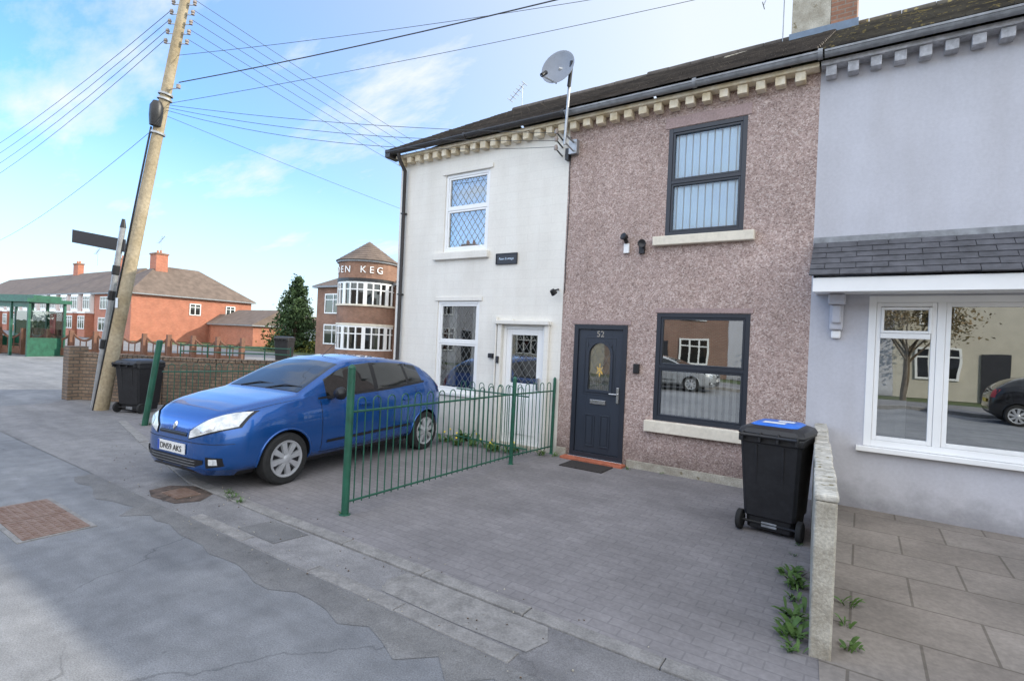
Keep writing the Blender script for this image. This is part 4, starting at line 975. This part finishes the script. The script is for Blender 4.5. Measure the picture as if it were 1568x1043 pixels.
wheelie('wheelie_bin.002',(-24.3,15.7,0),.6,m_black); D.objects['wheelie_bin.002'].scale=(1.3,1.3,1.4)
def foliage(mb,fn,n,size,mat):
    for _ in range(n):
        p=fn(); s=size*random.uniform(.5,1.3); a=Vector((random.gauss(0,1),random.gauss(0,1),random.gauss(0,1))).normalized(); b=a.cross(Vector((random.gauss(0,1),random.gauss(0,1),random.gauss(0,1)))).normalized()
        mb.poly([p-a*s,p+b*s*.5,p+a*s,p-b*s*.5],mat)
ct=root('conifer_tree'); mb=MB(); TP=Vector((-40.4,27.0,0)); mb.cyl(TP,TP+Vector((0,0,6.3)),.2,m_bark,8,r2=.03); 
lob=[(random.uniform(0,6.28),random.uniform(.3,6.3),random.uniform(.75,1.2)) for _ in range(110)]
def cf():
    a,z,k=random.choice(lob); R=2.15*(1-z/7.2)**.7*k; r=R*random.uniform(.15,1); a+=random.gauss(0,.25); return TP+Vector((r*math.cos(a),r*math.sin(a),z+random.gauss(0,.16)+r*.12))
foliage(mb,cf,11000,.13,m_leaf2)
for a,z,k in lob: mb.cyl(TP+Vector((0,0,z-.1)),TP+Vector((1.5*(1-z/6.9)*math.cos(a),1.5*(1-z/6.9)*math.sin(a),z+.1)),.03,m_bark,4,r2=.01)
mb.build('trunk_and_foliage',ct)
hd=root('hedge'); mb=MB()
def hf():
    t=random.random(); return Vector((-44+13*t,27+2.5*t+random.gauss(0,.5),abs(random.gauss(.6,.5))*(1+.4*math.sin(t*14))))
foliage(mb,hf,4000,.14,m_leafy); foliage(mb,hf,3000,.14,m_leaf2); mb.build('foliage',hd)
dt=root('distant_trees'); mb=MB()
def df():
    t=random.random(); c=round(t*60)/60; k=math.sin(c*97)*.5+.5; x=-190+330*c+random.gauss(0,2.5); return Vector((x,75+8*math.sin(c*30)+random.gauss(0,2),abs(random.gauss(2.0,1.4))*(.7+.8*k)))
foliage(mb,df,9000,.7,m_leaf2); mb.build('foliage',dt)
# ================================================================== opposite side of the street (seen in window reflections)
op=root('opposite_terrace'); mb=MB()
m_cr=M('cream_render',(.50,.46,.38),.9,.06,2); m_br2=BR('opposite_brick',(.24,.13,.10),(.29,.16,.12),(.3,.25,.2),grime=.2)
for k in range(9):
    x=-42+k*7.2; m=[m_cr,m_br2,m_grey][k%3]
    mb.box(x,x+7.195,-24,-15,0,5.2,m)
    farwin(mb,x+.8,x+2.4,-15,.9,2.3,1); farwin(mb,x+4.6,x+6.2,-15,.9,2.3,1); farwin(mb,x+.9,x+2.2,-15,3.3,4.6,1,mul=1); farwin(mb,x+4.7,x+6.0,-15,3.3,4.6,1,mul=1); mb.box(x+3.1,x+4.0,-14.995,-14.93,0,2.1,m_sign)
    chim(mb,x,-19.5,7.4,9.4,1.4,.7)
hip(mb,-42,22.8,-24,-15,5.2,8.2,m_tilefar,.3,.3)
mb.build('walls_roof_windows',op)
gt=root('garden_tree'); mb=MB(); T0=Vector((1.5,-12.5,0)); mb.cyl(T0,T0+Vector((.1,0,2.2)),.14,m_bark,8,r2=.1)
br=[]
for k in range(10):
    a=k*2.4; e=T0+Vector((1.5*math.cos(a),1.5*math.sin(a),3.2+.25*(k%5))); mb.cyl(T0+Vector((.1,0,1.6+.06*k)),e,.05,m_bark,5,r2=.015); br.append(e)
foliage(mb,lambda: random.choice(br)+Vector((random.gauss(0,.45),random.gauss(0,.45),random.gauss(0,.4))),3500,.08,m_leaf3); mb.build('trunk_and_foliage',gt)
# ================================================================== world, sun, camera
SD=Vector((1.50,1.10,1.0)).normalized(); el=math.asin(SD.z); az=math.atan2(SD.x,SD.y)
w=D.worlds.new('World'); scene.world=w; w.use_nodes=True; nt=w.node_tree; bg=nt.nodes['Background']
sky=N(nt,'ShaderNodeTexSky',sky_type='NISHITA'); sky.sun_disc=False; sky.sun_elevation=el; sky.sun_rotation=az; sky.air_density=1.0; sky.dust_density=1.0; sky.ozone_density=1.4
tc=N(nt,'ShaderNodeTexCoord'); g=tc.outputs['Generated']; sp=N(nt,'ShaderNodeSeparateXYZ'); nt.links.new(g,sp.inputs[0])
zz=N(nt,'ShaderNodeMath',operation='ADD'); nt.links.new(sp.outputs[2],zz.inputs[0]); zz.inputs[1].default_value=.18
dv=N(nt,'ShaderNodeVectorMath',operation='DIVIDE'); cbz=N(nt,'ShaderNodeCombineXYZ')
for i in range(3): nt.links.new(zz.outputs[0],cbz.inputs[i])
nt.links.new(g,dv.inputs[0]); nt.links.new(cbz.outputs[0],dv.inputs[1])
mp=N(nt,'ShaderNodeMapping'); mp.inputs['Scale'].default_value=(.8,1.9,0); mp.inputs['Rotation'].default_value=(0,0,.5); nt.links.new(dv.outputs[0],mp.inputs[0])
cn=noise(nt,mp.outputs[0],1.3,9,.62)
cov=ramp(nt,cn,[(.48,(.0,)*3),(.68,(.88,)*3)])
dt_=N(nt,'ShaderNodeVectorMath',operation='DOT_PRODUCT'); nt.links.new(g,dt_.inputs[0]); dt_.inputs[1].default_value=(1,.0,.0)
hz=maprange(nt,dt_.outputs['Value'],-.92,-.25,.0,.85)
hz2=maprange(nt,sp.outputs[2],.0,.32,.75,.0)
mx=N(nt,'ShaderNodeMath',operation='MAXIMUM'); nt.links.new(hz,mx.inputs[0]); nt.links.new(hz2,mx.inputs[1])
mx2=N(nt,'ShaderNodeMath',operation='MAXIMUM'); nt.links.new(mx.outputs[0],mx2.inputs[0]); nt.links.new(cov,mx2.inputs[1])
sk2=mix(nt,1,sky.outputs[0],(1.40,2.05,2.75),'MULTIPLY')
o=mix(nt,mx2.outputs[0],sk2,(6.6,6.9,7.1))
# extra brightness added to the unseen sky behind the viewer, lighting the shaded fronts
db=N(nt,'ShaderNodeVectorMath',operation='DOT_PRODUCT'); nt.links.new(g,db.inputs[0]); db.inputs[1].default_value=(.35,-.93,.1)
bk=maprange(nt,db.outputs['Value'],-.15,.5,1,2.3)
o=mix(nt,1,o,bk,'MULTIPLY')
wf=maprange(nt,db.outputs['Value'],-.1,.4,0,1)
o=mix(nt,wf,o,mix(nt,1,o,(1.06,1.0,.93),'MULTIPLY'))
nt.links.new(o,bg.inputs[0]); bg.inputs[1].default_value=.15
sl=D.lights.new('sun','SUN'); sl.energy=5; sl.angle=math.radians(.5); sl.color=(1,.92,.76); so=D.objects.new('sun',sl); link(so)
so.rotation_euler=SD.to_track_quat('Z','Y').to_euler()
cam=D.cameras.new('camera'); co=D.objects.new('camera',cam); link(co); scene.camera=co
cam.sensor_width=36; cam.lens=36*803/1568; cam.clip_end=2000; cam.clip_start=.05
th=math.atan2(536,803); F=Vector((-math.sin(th),math.cos(th),0)); R0=Vector((math.cos(th),math.sin(th),0)); U0=Vector((0,0,1)); rr=.045
R=R0*math.cos(rr)+U0*math.sin(rr); U=U0*math.cos(rr)-R0*math.sin(rr)
Mx=Matrix((R,U,-F)).transposed().to_4x4(); Mx.translation=Vector((0,0,1.8)); co.matrix_world=Mx
scene.view_settings.view_transform='Standard'; scene.view_settings.look='None'; scene.view_settings.exposure=0
